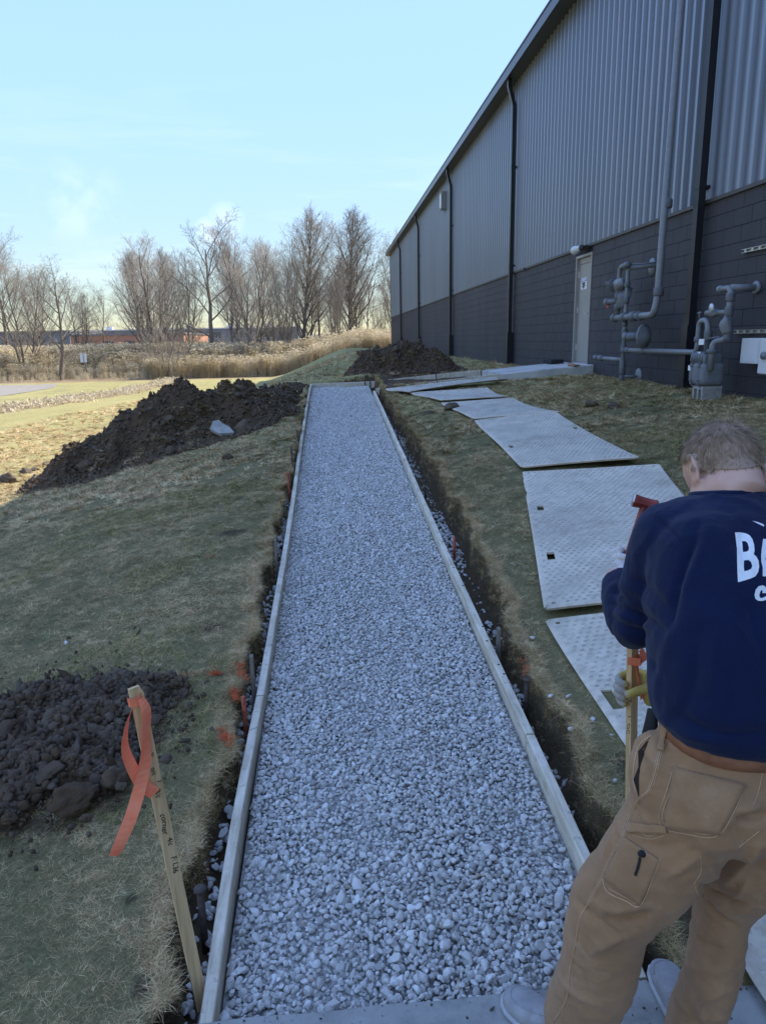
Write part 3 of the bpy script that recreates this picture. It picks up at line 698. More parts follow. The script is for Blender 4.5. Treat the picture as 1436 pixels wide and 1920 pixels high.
near_pile, nog, nz_ = pile('dirt_pile', -2.8, -.62, 2.0, 4.1, h_near, 'low spread of dark clods on the near grass beside the lath stake', 12000, 26, 37, .002, .027, .022, .05, .02, .085)
for (px_, py_, s, me, ez) in ((138, 1490, .105, 0, .55), (215, 1455, .062, 1, .8), (88, 1447, .058, 2, .55), (45, 1470, .045, 3, .7), (60, 1400, .05, 4, .7), (160, 1345, .055, 0, .6), (165, 1290, .06, 1, .5), (90, 1345, .04, 2, .8), (128, 1350, .042, 3, .8), (110, 1378, .03, 4, .8), (180, 1365, .038, 2, .6), (15, 1530, .04, 1, .7),
                              (55, 1475, .03, 0, .8), (225, 1470, .03, 3, .6), (100, 1510, .035, 4, .7), (240, 1330, .035, 2, .7), (290, 1345, .04, 0, .6), (310, 1420, .035, 1, .6), (20, 1420, .04, 2, .7), (60, 1320, .035, 3, .7), (215, 1262, .075, 4, .28), (160, 1530, .03, 4, .8), (5, 1370, .05, 2, .7)):
    p = hit(px_, py_, .06)
    c = bpy.data.objects.new('clod', big_clods[me]); COL.objects.link(c); c.parent = near_pile
    c.location = p - nog + np.array([0, 0, -.01]); c.scale = (s, s * .9, s * ez); c.rotation_euler = (0, 0, px_ * .37)
# pale slab of stone lying on the big pile
p = at_y(415, 803, 10.45); sl = []
out_ = [(-.16, -.02), (-.12, .10), (-.04, .12), (.02, .06), (.12, .0), (.19, -.09), (.10, -.10), (-.02, -.10), (-.08, -.07)]
for k, dz in ((1, .02), (1, -.02)):
    for (a, b) in out_: sl.append((p[0] + a, p[1] + b * .75 - dz * .5, p[2] + b * .8 + dz))
n = len(out_)
o = mesh('stone_slab', sl, [tuple(range(n)), tuple(range(2 * n - 1, n - 1, -1))] + [(i, n + i, n + (i + 1) % n, (i + 1) % n) for i in range(n)], M['block_grey'], origin=p); o.location = p
tag(o, 'pale flat slab of broken concrete lying on the big dirt pile', 'slab')
for (px_, py_, s, lb) in ((132, 845, .15, 'upright dark sod clod at the sunny edge of the big dirt pile'), (50, 888, .12, 'grey clod of sod on the sunlit grass'), (66, 884, .10, 'pale sunlit clod of sod beside the grey one'), (15, 905, .20, 'flat dark clod at the left edge on the sunlit grass'), (88, 873, .10, 'small dark clod between the grey sod and the big pile'),
                         (545, 800, .0, ''), (428, 862, .10, 'small sod clod on the shaded grass below the big pile'), (455, 812, .16, 'square sod block beside the big dirt pile'), (1108, 762, .11, 'small dark clod on the lawn by the wall'), (1150, 765, .10, 'second small dark clod on the lawn by the wall'), (846, 768, .14, 'turned sod lump at the edge of the fourth mat'), (735, 732, .13, 'sod lump at the corner of the farthest mat'), (835, 832, .0, '')):
    if s == 0: continue
    p = hit(px_, py_); c = bpy.data.objects.new('sod_clod', big_clods[px_ % 5]); COL.objects.link(c)
    c.location = p + np.array([0, 0, s * .3]); c.scale = (s, s * .8, s * (.95 if px_ in (132, 455) else .55)); c.rotation_euler = (.2, .1, px_); tag(c, lb, 'clod', 'loose clods on the grass')

# crumbs trodden over the end of the old walk
X = np.concatenate([rng.uniform(-.4, 1.5, 160), rng.normal(1.25, .18, 260)]); Y = slab_y(X) - np.abs(rng.normal(0, .07, X.size)) - .01
n = len(X); s0 = .001 + .005 * rng.random(n) ** 4
scatter('dirt_crumbs', np.stack([X, Y, np.full(n, .006)], 1), rng.uniform(0, 6.28, (n, 3)), np.repeat(s0[:, None], 3, 1), rng.integers(0, 8, n), [c.copy() for c in clods])
# ------------------------------------------------------------------ grass
def tuft(name, seed, n, lmin, lmax, w, lay, mat):
    g = np.random.default_rng(seed); V, F, tint = [], [], []
    for _ in range(n):
        tint += [g.random()] * 8; a = g.uniform(0, 6.283); L = g.uniform(lmin, lmax); b0 = g.normal(0, .012, 2); up = g.uniform(*lay); d = np.array([math.cos(a), math.sin(a)]); s = np.array([-d[1], d[0]])
        cv = g.normal(0, 1.0); prev = len(V)
        for k, t_ in enumerate((0, .35, .7, 1)):
            ang = up * (1 - .75 * t_); rr = L * t_ * math.cos(ang * .8); zz = L * (math.sin(up) * t_ * (1 - .45 * t_)); ww = w * (1 - .8 * t_)
            c = b0 + d * rr + s * cv * L * t_ * t_ * .5
            V.append((*(c - s * ww), zz)); V.append((*(c + s * ww), zz))
        for k in range(3): F.append((prev + 2 * k, prev + 2 * k + 1, prev + 2 * k + 3, prev + 2 * k + 2))
    o = proto(name, V, F, mat); at = o.data.attributes.new('tint', 'FLOAT', 'POINT'); at.data.foreach_set('value', np.array(tint, np.float32)); return o
tufts = [tuft('tuft_%02d' % k, k, 20, .018, .052, .0008, (.1, .65), M['blade']) for k in range(6)]
gtufts = [tuft('green_tuft_%02d' % k, 50 + k, 15, .022, .055, .0012, (.4, 1.1), M['green_blade']) for k in range(4)]
ctufts = [tuft('coarse_tuft_%02d' % k, 90 + k, 16, .05, .12, .0032, (.2, .8), M['blade']) for k in range(4)]
def in_quad(X, Y, c):
    ins = np.ones(X.shape, bool)
    for i in range(4):
        a, b = c[i], c[(i + 1) % 4]; ins &= ((b[0] - a[0]) * (Y - a[1]) - (b[1] - a[1]) * (X - a[0])) > 0
    return ins
def grass_ok(X, Y):
    ok = (X < eL(Y) + .005) | (X > eR(Y) - .005) | (Y > 16.05)
    ok &= ~((Y < slab_y(X) + .03) & (X > e0[0] - .02))
    for c in MATS: ok &= ~in_quad(X, Y, c)
    ok &= X < 5.08
    s = blob(X, Y, -1.45, 2.95, .85, .75)
    for (a, b, rx, ry) in ((-.72, 2.05, .07, .08), (-.60, 1.72, .08, .08), (-.85, 5.8, .2, .14), (-2.5, 11.2, 1.5, 1.3), (-3.5, 10.9, .9, .8), (-1.0, 13.4, .5, 2.2), (1.75, 17.1, 1.6, 1.1), (1.1, 1.8, .2, .25)): s = np.maximum(s, blob(X, Y, a, b, rx, ry))
    ok &= rng.random(X.shape) > s * 1.1
    ok &= ~((X > .85) & (X < 5.2) & (Y > 13.7) & (Y < 15.9))
    ok &= rng.random(X.shape) < .72 + .75 * fbm(X, Y, 3.2, 3, 41.0)
    return ok
G = {'a': [], 'g': [], 'c': []}
for (PX, PY, PZ), spots in ((bz, ((-2.15, 10.75, .22), (-2.45, 10.35, .16), (-1.7, 10.6, .16), (-1.55, 11.4, .2), (-2.75, 10.2, .18), (-1.9, 11.0, .12), (-.95, 13.2, .3), (-1.1, 11.6, .25), (-3.3, 10.2, .15), (-.8, 14.3, .3), (-2.0, 10.2, .2))), (fz, ((1.9, 16.9, .15), (1.2, 16.7, .15), (2.6, 16.9, .15)))):
    for (sx, sy, sr) in spots:
        for _ in range(int(900 * sr)):
            x, y = sx + rng.normal(0, sr * .5), sy + rng.normal(0, sr * .5); i = int(round((y - PY[0, 0]) / (PY[1, 0] - PY[0, 0]))); j = int(round((x - PX[0, 0]) / (PX[0, 1] - PX[0, 0])))
            if 0 <= i < PZ.shape[0] and 0 <= j < PZ.shape[1]: G['c'].append((x, y, PZ[i, j] - .01, rng.uniform(.4, .8)))
def sow(x0, x1, y0, y1, dens, key, smin, smax, cond=None):
    n = int((x1 - x0) * (y1 - y0) * dens); X = rng.uniform(x0, x1, n); Y = rng.uniform(y0, y1, n); k = grass_ok(X, Y)
    # only what the camera position or one beside it could see
    k &= (X > -.75 * Y - 1.2) & (X < .72 * Y + .9)
    if cond is not None: k &= cond(X, Y)
    X, Y = X[k], Y[k]; Z = T(X, Y) + .035 * fbm(X, Y, .9, 3, 3.1) + .014 * fbm(X, Y, 5.0, 3, 9.4) - .004
    for x, y, z, s in zip(X, Y, Z, rng.uniform(smin, smax, len(X))): G[key].append((x, y, z, s))
sow(-2.6, -.45, 1.35, 4.2, 3900, 'a', .5, .95); sow(.9, 2.6, 1.5, 4.2, 3600, 'a', .5, .95)
sow(-4.2, -.4, 4.2, 7.5, 1500, 'a', .9, 1.5); sow(.9, 5.1, 4.2, 7.5, 1300, 'a', .9, 1.5)
sow(-6.5, -.4, 7.5, 12, 420, 'c', .55, 1.0); sow(.9, 5.1, 7.5, 14, 420, 'c', .55, 1.0)
sow(-12, 5.1, 12, 20, 110, 'c', .8, 1.4); sow(-9, 5.1, 20, 42, 30, 'c', 1.1, 1.9)
pn = lambda X, Y: fbm(X, Y, .8, 3, 21.0) > .02
sow(-2.6, -.5, 2.4, 7.5, 700, 'g', .8, 1.3, pn); sow(2.0, 5.1, 4.5, 14, 300, 'g', 1.0, 1.7, lambda X, Y: fbm(X, Y, .7, 3, 5.0) + (X - 3.9) * .35 > 0)
# ragged fringe hanging over both trench edges
for side in (0, 1):
    Y = rng.uniform(1.65, 13.8, 5200); X = (eL(Y) - rng.uniform(-.012, .03, Y.size)) if side == 0 else (eR(Y) + rng.uniform(-.012, .03, Y.size)); Z = T(X, Y) + .035 * fbm(X, Y, .9, 3, 3.1) + .014 * fbm(X, Y, 5.0, 3, 9.4) - .002
    for x, y, z in zip(X, Y, Z): G['a'].append((x, y, z, rng.uniform(.8, 1.25)))
# roots and dead blades hanging on the cut faces
for side, nm_ in ((0, 'left'), (1, 'right')):
    Y = rng.uniform(1.75, 15.5, 4200); k = rng.random(Y.size) ** 1.6; X = eL(Y) + .004 + .03 * k if side == 0 else eR(Y) - .004 - .03 * k; tz = T(X, Y); Z = tz - .01 - k * (tz - P(Y) + .10)
    n = len(Y); s0 = rng.uniform(.45, .95, n)
    scatter('hanging_roots', np.stack([X, Y, Z], 1), np.stack([rng.normal(0, .5, n), (1 if side == 0 else -1) * rng.uniform(1.5, 2.4, n), rng.normal(0, .5, n)], 1), np.repeat(s0[:, None], 3, 1), rng.integers(0, 6, n), [q_.copy() for q_ in tufts])
for key, name, pr, mt in (('a', 'grass', tufts, 'blade'), ('g', 'green_grass', gtufts, 'green_blade'), ('c', 'far_grass', ctufts, 'blade')):
    A = np.array(G[key]); n = len(A)
    rot = np.stack([rng.normal(0, .18, n), rng.normal(0, .18, n), rng.uniform(0, 6.28, n)], 1)
    scatter(name, A[:, :3], rot, np.repeat(A[:, 3:], 3, 1), rng.integers(0, len(pr), n), pr)
ptufts = [tuft('paint_tuft_%02d' % k, 150 + k, 13, .022, .055, .0016, (.2, .9), M['paint_blade']) for k in range(3)]
A = []
for (x0, y0, x1, y1, w, n) in ((305, 1270, 412, 1264, 4, 420), (445, 1245, 455, 1272, 9, 120), (436, 1295, 448, 1318, 7, 110), (416, 1375, 432, 1398, 9, 130), (385, 1047, 420, 1043, 2, 14), (978, 1246, 988, 1262, 8, 18)):
    for _ in range(int(n * .3)):
        t_ = rng.random(); p = hit(x0 + (x1 - x0) * t_ + rng.normal(0, w * .5), y0 + (y1 - y0) * t_ + rng.normal(0, w * .5)); A.append((*p, rng.uniform(.35, .6)))
A = np.array(A); n = len(A)
scatter('spray_paint', A[:, :3] + np.array([0, 0, .006]), np.stack([rng.normal(0, .2, n), rng.normal(0, .2, n), rng.uniform(0, 6.28, n)], 1), np.repeat(A[:, 3:], 3, 1), rng.integers(0, 3, n), ptufts)

# ------------------------------------------------------------------ lath stakes with flagging tape
def strip_mesh(name, ctr, wid, nrm_, mat, parent, th=.0006):
    """tape: centre line, width vectors"""
    ctr = np.asarray(ctr, float); V = []
    for c, w in zip(ctr, wid): V += [c - w, c + w]
    F = [(2 * i, 2 * i + 1, 2 * i + 3, 2 * i + 2) for i in range(len(ctr) - 1)]
    og = np.array(parent.location)
    o = mesh(name, V, F, mat, parent, False, og); s = o.modifiers.new('thickness', 'SOLIDIFY'); s.thickness = th; return o
def smoothpts(pts, n):
    pts = np.asarray(pts, float); t = np.linspace(0, 1, len(pts)); q = np.linspace(0, 1, n)
    out = []
    for x in q:
        i = min(int(x * (len(pts) - 1)), len(pts) - 2); f = x * (len(pts) - 1) - i
        p0, p1, p2, p3 = pts[max(i - 1, 0)], pts[i], pts[i + 1], pts[min(i + 2, len(pts) - 1)]
        out.append(.5 * ((2 * p1) + (-p0 + p2) * f + (2 * p0 - 5 * p1 + 4 * p2 - p3) * f * f + (-p0 + 3 * p1 - 3 * p2 + p3) * f ** 3))
    return np.array(out)
def lath(base, top, width, thick, face_dir, label, chamfer=True):
    base = np.array(base, float); top = np.array(top, float); ax = nrm(top - base); f = np.array(face_dir, float); f = nrm(f - ax * f.dot(ax)); s = np.cross(ax, f)
    L = np.linalg.norm(top - base); root = empty('lath_stake', base, label, 'stake')
    V = []; prof = [(0, 1.0, 0), (L - .022, 1.0, 0), (L, .55, 0)]
    for (l, k, _) in prof:
        for (a, b) in ((-1, -1), (1, -1), (1, 1), (-1, 1)):
            V.append(base + ax * l + s * a * width / 2 * (1 if a < 0 else (k if chamfer else 1)) + f * b * thick / 2)
    F = grid_faces(3, 4, True) + [(3, 2, 1, 0), (8, 9, 10, 11)]
    mesh('shaft', V, F, M['lath'], root, False, base)
    return root, base, ax, f, s, L
def write(root, org, along, up, txt, size, mat, nrm_off):
    cu = bpy.data.curves.new('t', 'FONT'); cu.body = txt; cu.size = size; cu.shear = .25; cu.offset = .0; cu.extrude = .0002
    tmp = bpy.data.objects.new('t', cu); COL.objects.link(tmp); bpy.context.view_layer.update()
    me = bpy.data.meshes.new_from_object(tmp.evaluated_get(bpy.context.evaluated_depsgraph_get())); bpy.data.objects.remove(tmp)
    V = np.array([v.co[:] for v in me.vertices]); F = [tuple(p.vertices) for p in me.polygons]; bpy.data.meshes.remove(me)
    g = np.random.default_rng(len(txt)); wv = V[:, 1] + .10 * size * np.sin(V[:, 0] / size * 2.1 + len(txt))
    W = org + V[:, :1] * along + wv[:, None] * up + nrm_off * (.0008 + V[:, 2:])
    return mesh('handwriting', W, F, mat, root, False, np.array(root.location))
b_ = at_z(372, 1872, -.06); b_ = np.array([-.452, b_[1], -.10]); t_p = at_y(253, 1288, b_[1] - .02)
tocam = nrm(CAM - (b_ + t_p) / 2)
fdir = nrm(tocam * np.array([1, 1, 0]) + np.array([.30, 0, 0]))
lst, lb_, lax, lf, lsd, LL = lath(b_, t_p, .036, .010, fdir, 'leaning lath stake with orange ribbon and handwriting at the left form board')
front = lf if lf.dot(tocam) > 0 else -lf
rgt = lsd if ray(718 + 50, 960).dot(lsd) > ray(718 - 50, 960).dot(lsd) else -lsd
def on_lath(x, y):
    r = ray(x, y); d = front.dot(lb_ + front * .0052 - CAM) / front.dot(r); return CAM + r * d
dnax = -lax
for (txt, a, b, sz) in (('2\'', (277, 1412), 0, .020), ('o/c', (283, 1440), 0, .020), ('1', (292, 1464), 0, .02), ('B/c', (291, 1481), 0, .021), ('corner', (299, 1528), 0, .024), ('4/c', (314, 1572), 0, .021), ('F: L36', (320, 1608), 0, .022)):
    p = on_lath(*a); write(lst, p, dnax, rgt, txt, sz, M['ink'], front)
# ribbon on the left lath: a wrap at the top and two hanging tails
def lathpx(x, y, off=.012): return on_lath(x, y) + front * off
wv = [lathpx(243, 1311, .003), lathpx(252, 1315, .008), lathpx(260, 1310, .003)]
strip_mesh('tape_wrap', [on_lath(241, 1318) - front * .004, on_lath(243, 1318) + front * .004, on_lath(253, 1317) + front * .006, on_lath(263, 1308) + front * .005, on_lath(266, 1306) - front * .004], [lax * .013] * 5, front, M['tape'], lst)
pt = smoothpts([lathpx(262, 1308, .010), lathpx(270, 1330, .02), lathpx(268, 1370, .024), lathpx(267, 1410, .026), lathpx(260, 1450, .028), lathpx(250, 1485, .03), lathpx(236, 1525, .034), lathpx(218, 1565, .036), lathpx(205, 1592, .038)], 26)
wd = []
for i in range(26):
    d = nrm(pt[min(i + 1, 25)] - pt[max(i - 1, 0)]); w = nrm(np.cross(d, front)); k = min(1, .45 + i / 6); tw_ = .5 * math.sin(i * .28)
    wd.append((w * math.cos(tw_) + front * math.sin(tw_)) * .0165 * k)
strip_mesh('tape_tail', pt, wd, front, M['tape'], lst)
pt = smoothpts([lathpx(256, 1318, -.012), lathpx(243, 1360, -.016), lathpx(234, 1400, .002), lathpx(243, 1432, .012), lathpx(262, 1465, .016), lathpx(285, 1483, .02)], 20); wd = []
for i in range(20):
    d = nrm(pt[min(i + 1, 19)] - pt[max(i - 1, 0)]); w = nrm(np.cross(d, front)); tw_ = 1.25 - i * .075
    wd.append((w * math.cos(tw_) + front * math.sin(tw_)) * .0165)
strip_mesh('tape_tail', pt, wd, front, M['tape'], lst)

# ================================================================== warehouse along the right
XW, Y0B, Y1B = 5.15, -6.0, 60.0
ZM, ZE = 3.575, 8.32                        # foot of the cladding, underside of the eave
DY0, DY1, DZ0, DZ1 = 14.20, 15.12, 1.285, 3.42
bld = empty('warehouse', (XW, 0, .6), 'long grey warehouse with dark block base and ribbed steel upper wall', 'building')
MB().box(XW + .0065, 33, Y0B, DY0, .2, ZM).box(XW + .0065, 33, DY1, Y1B - .02, .2, ZM).box(XW + .0065, 33, DY0, DY1, DZ1, ZM).box(XW + .2, 33, DY0, DY1, .2, DZ1).build('wall_core', M['mortar'], bld)
MB().box(XW + .06, 33, Y0B, Y1B - .03, ZM, 8.5).build('upper_wall_core', M['bronze'], bld)
CH, CWd, JT = .2032, .4064, .0045
blocks = []
for c in range(14):
    z1 = ZM - .03 - c * CH; z0 = z1 - CH
    if z1 < .75: break
    y = Y0B + (CWd / 2 if c % 2 else 0)
    while y < Y1B - .01:
        a, b = y, min(y + CWd, Y1B); y += CWd
        if z1 > DZ0 + .01 and z0 < DZ1 - .01:
            if a >= DY0 - .01 and b <= DY1 + .01: continue
            if a < DY0 < b: b = DY0
            if a < DY1 < b: a = DY1
        if b - a > .04: blocks.append((a, b, z0, z1))
def bvf(w, h):      # block face with arrised edges, local frame: x out of wall is -X
    j = JT / 2; d = .004
    V = [(.032, j, j), (.032, w - j, j), (.032, w - j, h - j), (.032, j, h - j), (0, j + d, j + d), (0, w - j - d, j + d), (0, w - j - d, h - j - d), (0, j + d, h - j - d), (.004, j, j), (.004, w - j, j), (.004, w - j, h - j), (.004, j, h - j)]
    F = [(4, 7, 6, 5), (8, 11, 7, 4), (9, 8, 4, 5), (10, 9, 5, 6), (11, 10, 6, 7), (0, 3, 11, 8), (1, 0, 8, 9), (2, 1, 9, 10), (3, 2, 10, 11)]
    return np.array(V), F
vis = [b for b in blocks if b[0] > 7.3]; vis.sort(key=lambda b: b[0]); near = set(vis[:300])
cache = {}; rest = MB()
for b in blocks:
    w = round(b[1] - b[0], 4); V, F = bvf(w, CH)
    if b in near:
        if w not in cache:
            me = bpy.data.meshes.new('block'); me.from_pydata(V.tolist(), [], F); me.materials.append(M['block']); cache[w] = me
        o = bpy.data.objects.new('block', cache[w]); COL.objects.link(o); o.parent = bld; o.location = (rng.uniform(-.0012, .0012), b[0], b[2] - .6)
    else: rest.add(V + np.array([XW, b[0], b[2]]), F)
tag(rest.build('block_wall', M['block'], bld), kind='stuff')
# ribbed sheets, a metre wide each
pr = []; pit = .25
for k in range(4):
    o_ = k * pit; pr += [(0, o_), (0, o_ + .150), (-.052, o_ + .168), (-.052, o_ + .226)]
pr.append((0, 1.0))
V = [(x, y, z) for z in (ZM + .004, ZE) for (x, y) in pr]; n = len(pr)
pm = bpy.data.meshes.new('metal_panel'); pm.from_pydata(V, [], [(i, n + i, n + i + 1, i + 1) for i in range(n - 1)]); pm.materials.append(M['clad'])
for k in range(int(Y1B - Y0B)):
    o = bpy.data.objects.new('metal_panel', pm); COL.objects.link(o); o.parent = bld; o.location = (.045 - (.0015 if k % 2 else 0), Y0B + k, -.6)
MB().box(XW - .035, XW + .06, Y0B, Y1B, ZM - .045, ZM + .002).build('base_trim', M['bronze'], bld)
MB().box(XW - .02, XW + .04, Y1B - .10, Y1B + .02, ZM + .01, 8.5).build('corner_trim', M['bronze'], bld)
# eave gutter: open box with lip, and the low sloped roof behind it
gm = MB(); gx0, gx1 = XW - .34, XW + .05
gm.box(gx0, gx1, Y0B, Y1B + .15, ZE, ZE + .012).box(gx0, gx0 + .012, Y0B, Y1B + .15, ZE + .012, ZE + .23).box(gx0 - .016, gx0 + .012, Y0B, Y1B + .15, ZE + .23, ZE + .26).box(gx0 + .012, gx1, Y1B + .13, Y1B + .15, ZE + .012, ZE + .24)
gm.build('gutter', M['gutter'], bld)
V = [(XW - .26, Y0B, ZE + .24), (XW - .26, Y1B + .1, ZE + .24), (19, Y0B, ZE + 1.35), (19, Y1B + .1, ZE + 1.35), (33, Y0B, ZE + .24), (33, Y1B + .1, ZE + .24)]
V2 = [(a, b, c + .05) for a, b, c in V]
rf = MB(); rf.add(V + V2, [(0, 2, 3, 1), (2, 4, 5, 3), (6, 7, 9, 8), (8, 9, 11, 10), (0, 6, 8, 2), (2, 8, 10, 4), (1, 3, 9, 7), (3, 5, 11, 9), (0, 1, 7, 6), (4, 10, 11, 5)]); rf.build('roof', M['clad'], bld)
MB().add([(XW + .1, Y1B - .04, 8.4), (33, Y1B - .04, 8.4), (19, Y1B - .04, ZE + 1.3), (XW + .1, Y1B - .3, 8.4), (33, Y1B - .3, 8.4), (19, Y1B - .3, ZE + 1.3)], [(0, 1, 2), (5, 4, 3), (0, 2, 5, 3), (2, 1, 4, 5), (0, 3, 4, 1)]).build('gable', M['clad'], bld)
# black downspouts
for k, yd in enumerate((-.4, 9.95, 20.2, 30.1, 40.7, 50.8)):
    m = MB(); w, d = .065, .10; xo = XW - .055
    zb = 1.95
    m.box(xo - d, xo, yd - w, yd + w, zb, ZE - .62)
    m.add([(xo - d, yd - w, ZE - .62), (xo, yd - w, ZE - .62), (xo, yd + w, ZE - .62), (xo - d, yd + w, ZE - .62), (xo - d - .13, yd - w, ZE - .18), (xo - .13, yd - w, ZE - .18), (xo - .13, yd + w, ZE - .18), (xo - d - .13, yd + w, ZE - .18)],
          [(0, 1, 5, 4), (1, 2, 6, 5), (2, 3, 7, 6), (3, 0, 4, 7)])
    m.box(xo - d - .13, xo - .13, yd - w, yd + w, ZE - .18, ZE)
    ds = m.build('downspout', M['black_metal'], bld)
    MB().box(xo - d - .025, XW - .003, yd - w - .025, yd + w + .025, .88, zb + .01).build('boot', M['black_metal'], ds)
    for zs in (3.72, 6.2): MB().box(xo - d - .006, XW - .004, yd - w - .006, yd + w + .006, zs, zs + .04).build('strap', M['black_metal'], ds)
# steel door
dr_ = MB().box(XW + .055, XW + .10, DY0 + .055, DY1 - .055, DZ0 + .03, DZ1 - .17).build('door', M['door'], bld)
MB().box(XW + .05, XW + .098, DY0 + .055, DY1 - .055, DZ1 - .163, DZ1 - .055).build('head_panel', M['door'], dr_)
MB().box(XW - .012, XW + .14, DY0 + .002, DY0 + .052, DZ0, DZ1 - .05).box(XW - .012, XW + .14, DY1 - .052, DY1 - .002, DZ0, DZ1 - .05).box(XW - .012, XW + .14, DY0 + .002, DY1 - .002, DZ1 - .05, DZ1 - .002).build('frame', M['door'], dr_)
MB().box(XW + .0, XW + .15, DY0 + .053, DY1 - .053, DZ0 - .01, DZ0 + .025).build('threshold', M['pale_steel'], dr_)
MB().box(XW + .035, XW + .056, DY0 + .085, DY0 + .135, 2.16, 2.36).tube([(XW + .05, DY0 + .11, 2.27), (XW - .02, DY0 + .11, 2.27), (XW - .02, DY0 + .24, 2.265)], .011, 8).build('handle', M['pale_steel'], dr_)
for z in (1.55, 2.3, 3.0): MB().tube([(XW + .045, DY1 - .06, z), (XW + .045, DY1 - .06, z + .12)], .012, 8).build('hinge', M['pale_steel'], dr_)
sa_, sb_ = at_x(1100, 519, XW + .05), at_x(1089, 543, XW + .05); n0, n1, n2, n3 = sa_[1], sb_[1], sb_[2], sa_[2]; nh = n3 - n2; nw = n1 - n0
s_ = MB().box(XW + .050, XW + .0545, n0, n1, n2, n3).build('notice_sign', M['white'], dr_)
MB().box(XW + .0475, XW + .0495, n0 + .012, n1 - .012, n2 + nh * .68, n3 - .012).build('notice_header', M['blue_print'], dr_)
hd = MB()
for k in range(5): hd.box(XW + .0445, XW + .0470, n0 + nw * (.13 + .155 * k), n0 + nw * (.23 + .155 * k), n2 + nh * .75, n2 + nh * .90)
hd.build('notice_header_print', M['white'], dr_)
pp = MB()
for f0, a_, b_2 in ((.55, .2, .85), (.42, .28, .75), (.28, .2, .8), (.14, .35, .7)): pp.box(XW + .0475, XW + .0495, n0 + nw * a_, n0 + nw * b_2, n2 + nh * f0 - .012, n2 + nh * f0 + .012)
pp.build('notice_print', M['ink'], dr_)
# door lights and wall pack
lt = MB().box(XW - .10, XW - .003, 14.38, 14.50, 3.46, 3.56, .008).build('door_light', M['bronze'], bld)
MB().tube([(XW - .11, 14.44, 3.53), (XW - .14, 14.5, 3.52), (XW - .19, 14.66, 3.50), (XW - .2, 14.72, 3.49)], [.03, .045, .085, .08], 12).build('lamp_head', M['glass_lens'], lt, True)
MB().tube([(XW - .11, 14.42, 3.53), (XW - .14, 14.38, 3.52), (XW - .19, 14.30, 3.50)], [.03, .045, .06], 12).build('lamp_head', M['bronze'], lt, True)
yw = at_x(832, 376, XW - .1)
wp = MB().box(XW - .24, XW + .0, yw[1] - .19, yw[1] + .19, yw[2] - .35, yw[2] + .35, .03).build('wall_pack_light', M['cabinet_dark'], bld)
MB().box(XW - .252, XW - .238, yw[1] - .14, yw[1] + .14, yw[2] - .28, yw[2] + .25).build('lens', M['glass_lens'], wp)
MB().tube([(XW - .05, 19.0, ZM - .1), (XW - .05, 19.0, ZM + .0)], .02, 8).build('drip', M['bronze'], bld)

# ------------------------------------------------------------------ concrete stoop at the door
V = []
for x, zt in ((3.32, 1.150), (3.9, 1.195), (4.6, 1.25), (XW - .004, 1.285)):
    for (y, z) in ((13.86, zt - .25), (13.86, zt - .012), (13.875, zt), (15.66, zt), (15.66, zt - .25)): V.append((x, y, z))
F = grid_faces(4, 5) + [(0, 1, 2, 3, 4), (19, 18, 17, 16, 15)]
st = mesh('concrete_stoop', V, F, M['stoop']); tag(st, kind='structure'); 
p = at_x(1071, 689, 4.6); V, F = rock_vf(77, 2, 9, .2, .1, (.05, .09, .035)); o = mesh('brick_piece', V, F, M['brick']); o.location = (4.75, 14.1, 1.285); tag(o, 'reddish broken brick lying on the stoop by the door', 'brick')
b = MB().box(4.70, 4.98, 15.15, 15.75, 1.262, 1.36, .02).build('rag_bundle', M['rubber']); tag(b, 'dark bundle lying on the stoop left of the door', 'bundle')

# ------------------------------------------------------------------ gas pipes and meter on the wall
def z3(x, y): return 1120 + x * .22006, 460 + y * .22006
def zx(x, y, X): return at_x(*z3(x, y), X)
XP = 4.78
man = empty('gas_pipe_assembly', (XP, 11.6, 1.0), 'grey gas pipes with valves and round regulator on the dark wall', 'gas pipes')
def run(root, pts, r, mat='pipe', name='pipe', fl=.06, n=12): return MB().tube(fillet(pts, fl), r, n).build(name, M[mat], root, True)
def ring(root, a, b, r, mat='pipe_dark', name='coupling', n=12):
    a = np.array(a); b = np.array(b); return MB().tube([a, a + (b - a) * .12, b - (b - a) * .12, b], [r * .88, r, r, r * .88], n).build(name, M[mat], root, True)
def cpl(root, p, d, L, r, mat='pipe_dark', name='coupling'):
    d = nrm(d); return ring(root, np.array(p) - d * L / 2, np.array(p) + d * L / 2, r, mat, name)
UP = np.array([0, 0, 1.]); AY = np.array([0, 1., 0]); AX = np.array([1., 0, 0])
base = zx(205, 1165, XP); yr = base[1]
def zof(y_): return zx(215, y_, XP)[2]
run(man, [(XP, yr, base[2] - .15), (XP, yr, zof(640)), (XP, yr - .0, zof(205)), (XW - .02, yr - .30, zof(195))], .032)
for y_, L, r in ((1050, .20, .05), (1000, .08, .045), (880, .12, .048), (740, .10, .047), (670, .08, .043), (620, .07, .05), (470, .10, .048), (340, .08, .048)): cpl(man, (XP, yr, zof(y_)), UP, L, r)
cpl(man, (XP, yr, zof(1130)), UP, .12, .042, 'pipe_dark', 'valve')
hy = zof(580); r2 = yr + .22
h_a = (XP - .05, yr + .34, zof(612)); h_b = (XP - .05, 10.42, zof(612)); 
pr_top = at_x(1322, 5, XP)
run(man, [h_a, h_b, (XP - .02, 10.40, zof(480)), (XP + .06, 10.40, 8.35)], .050, fl=.16)
for f_, L, r in ((.02, .1, .07), (.28, .12, .072), (.52, .16, .078), (.68, .06, .072)):
    cpl(man, np.array(h_a) * (1 - f_) + np.array(h_b) * f_, AY, L, r)
cpl(man, (XP - .01, 10.40, zof(440)), UP, .12, .072); cpl(man, (XP + .03, 10.40, 3.62), UP, .12, .07)
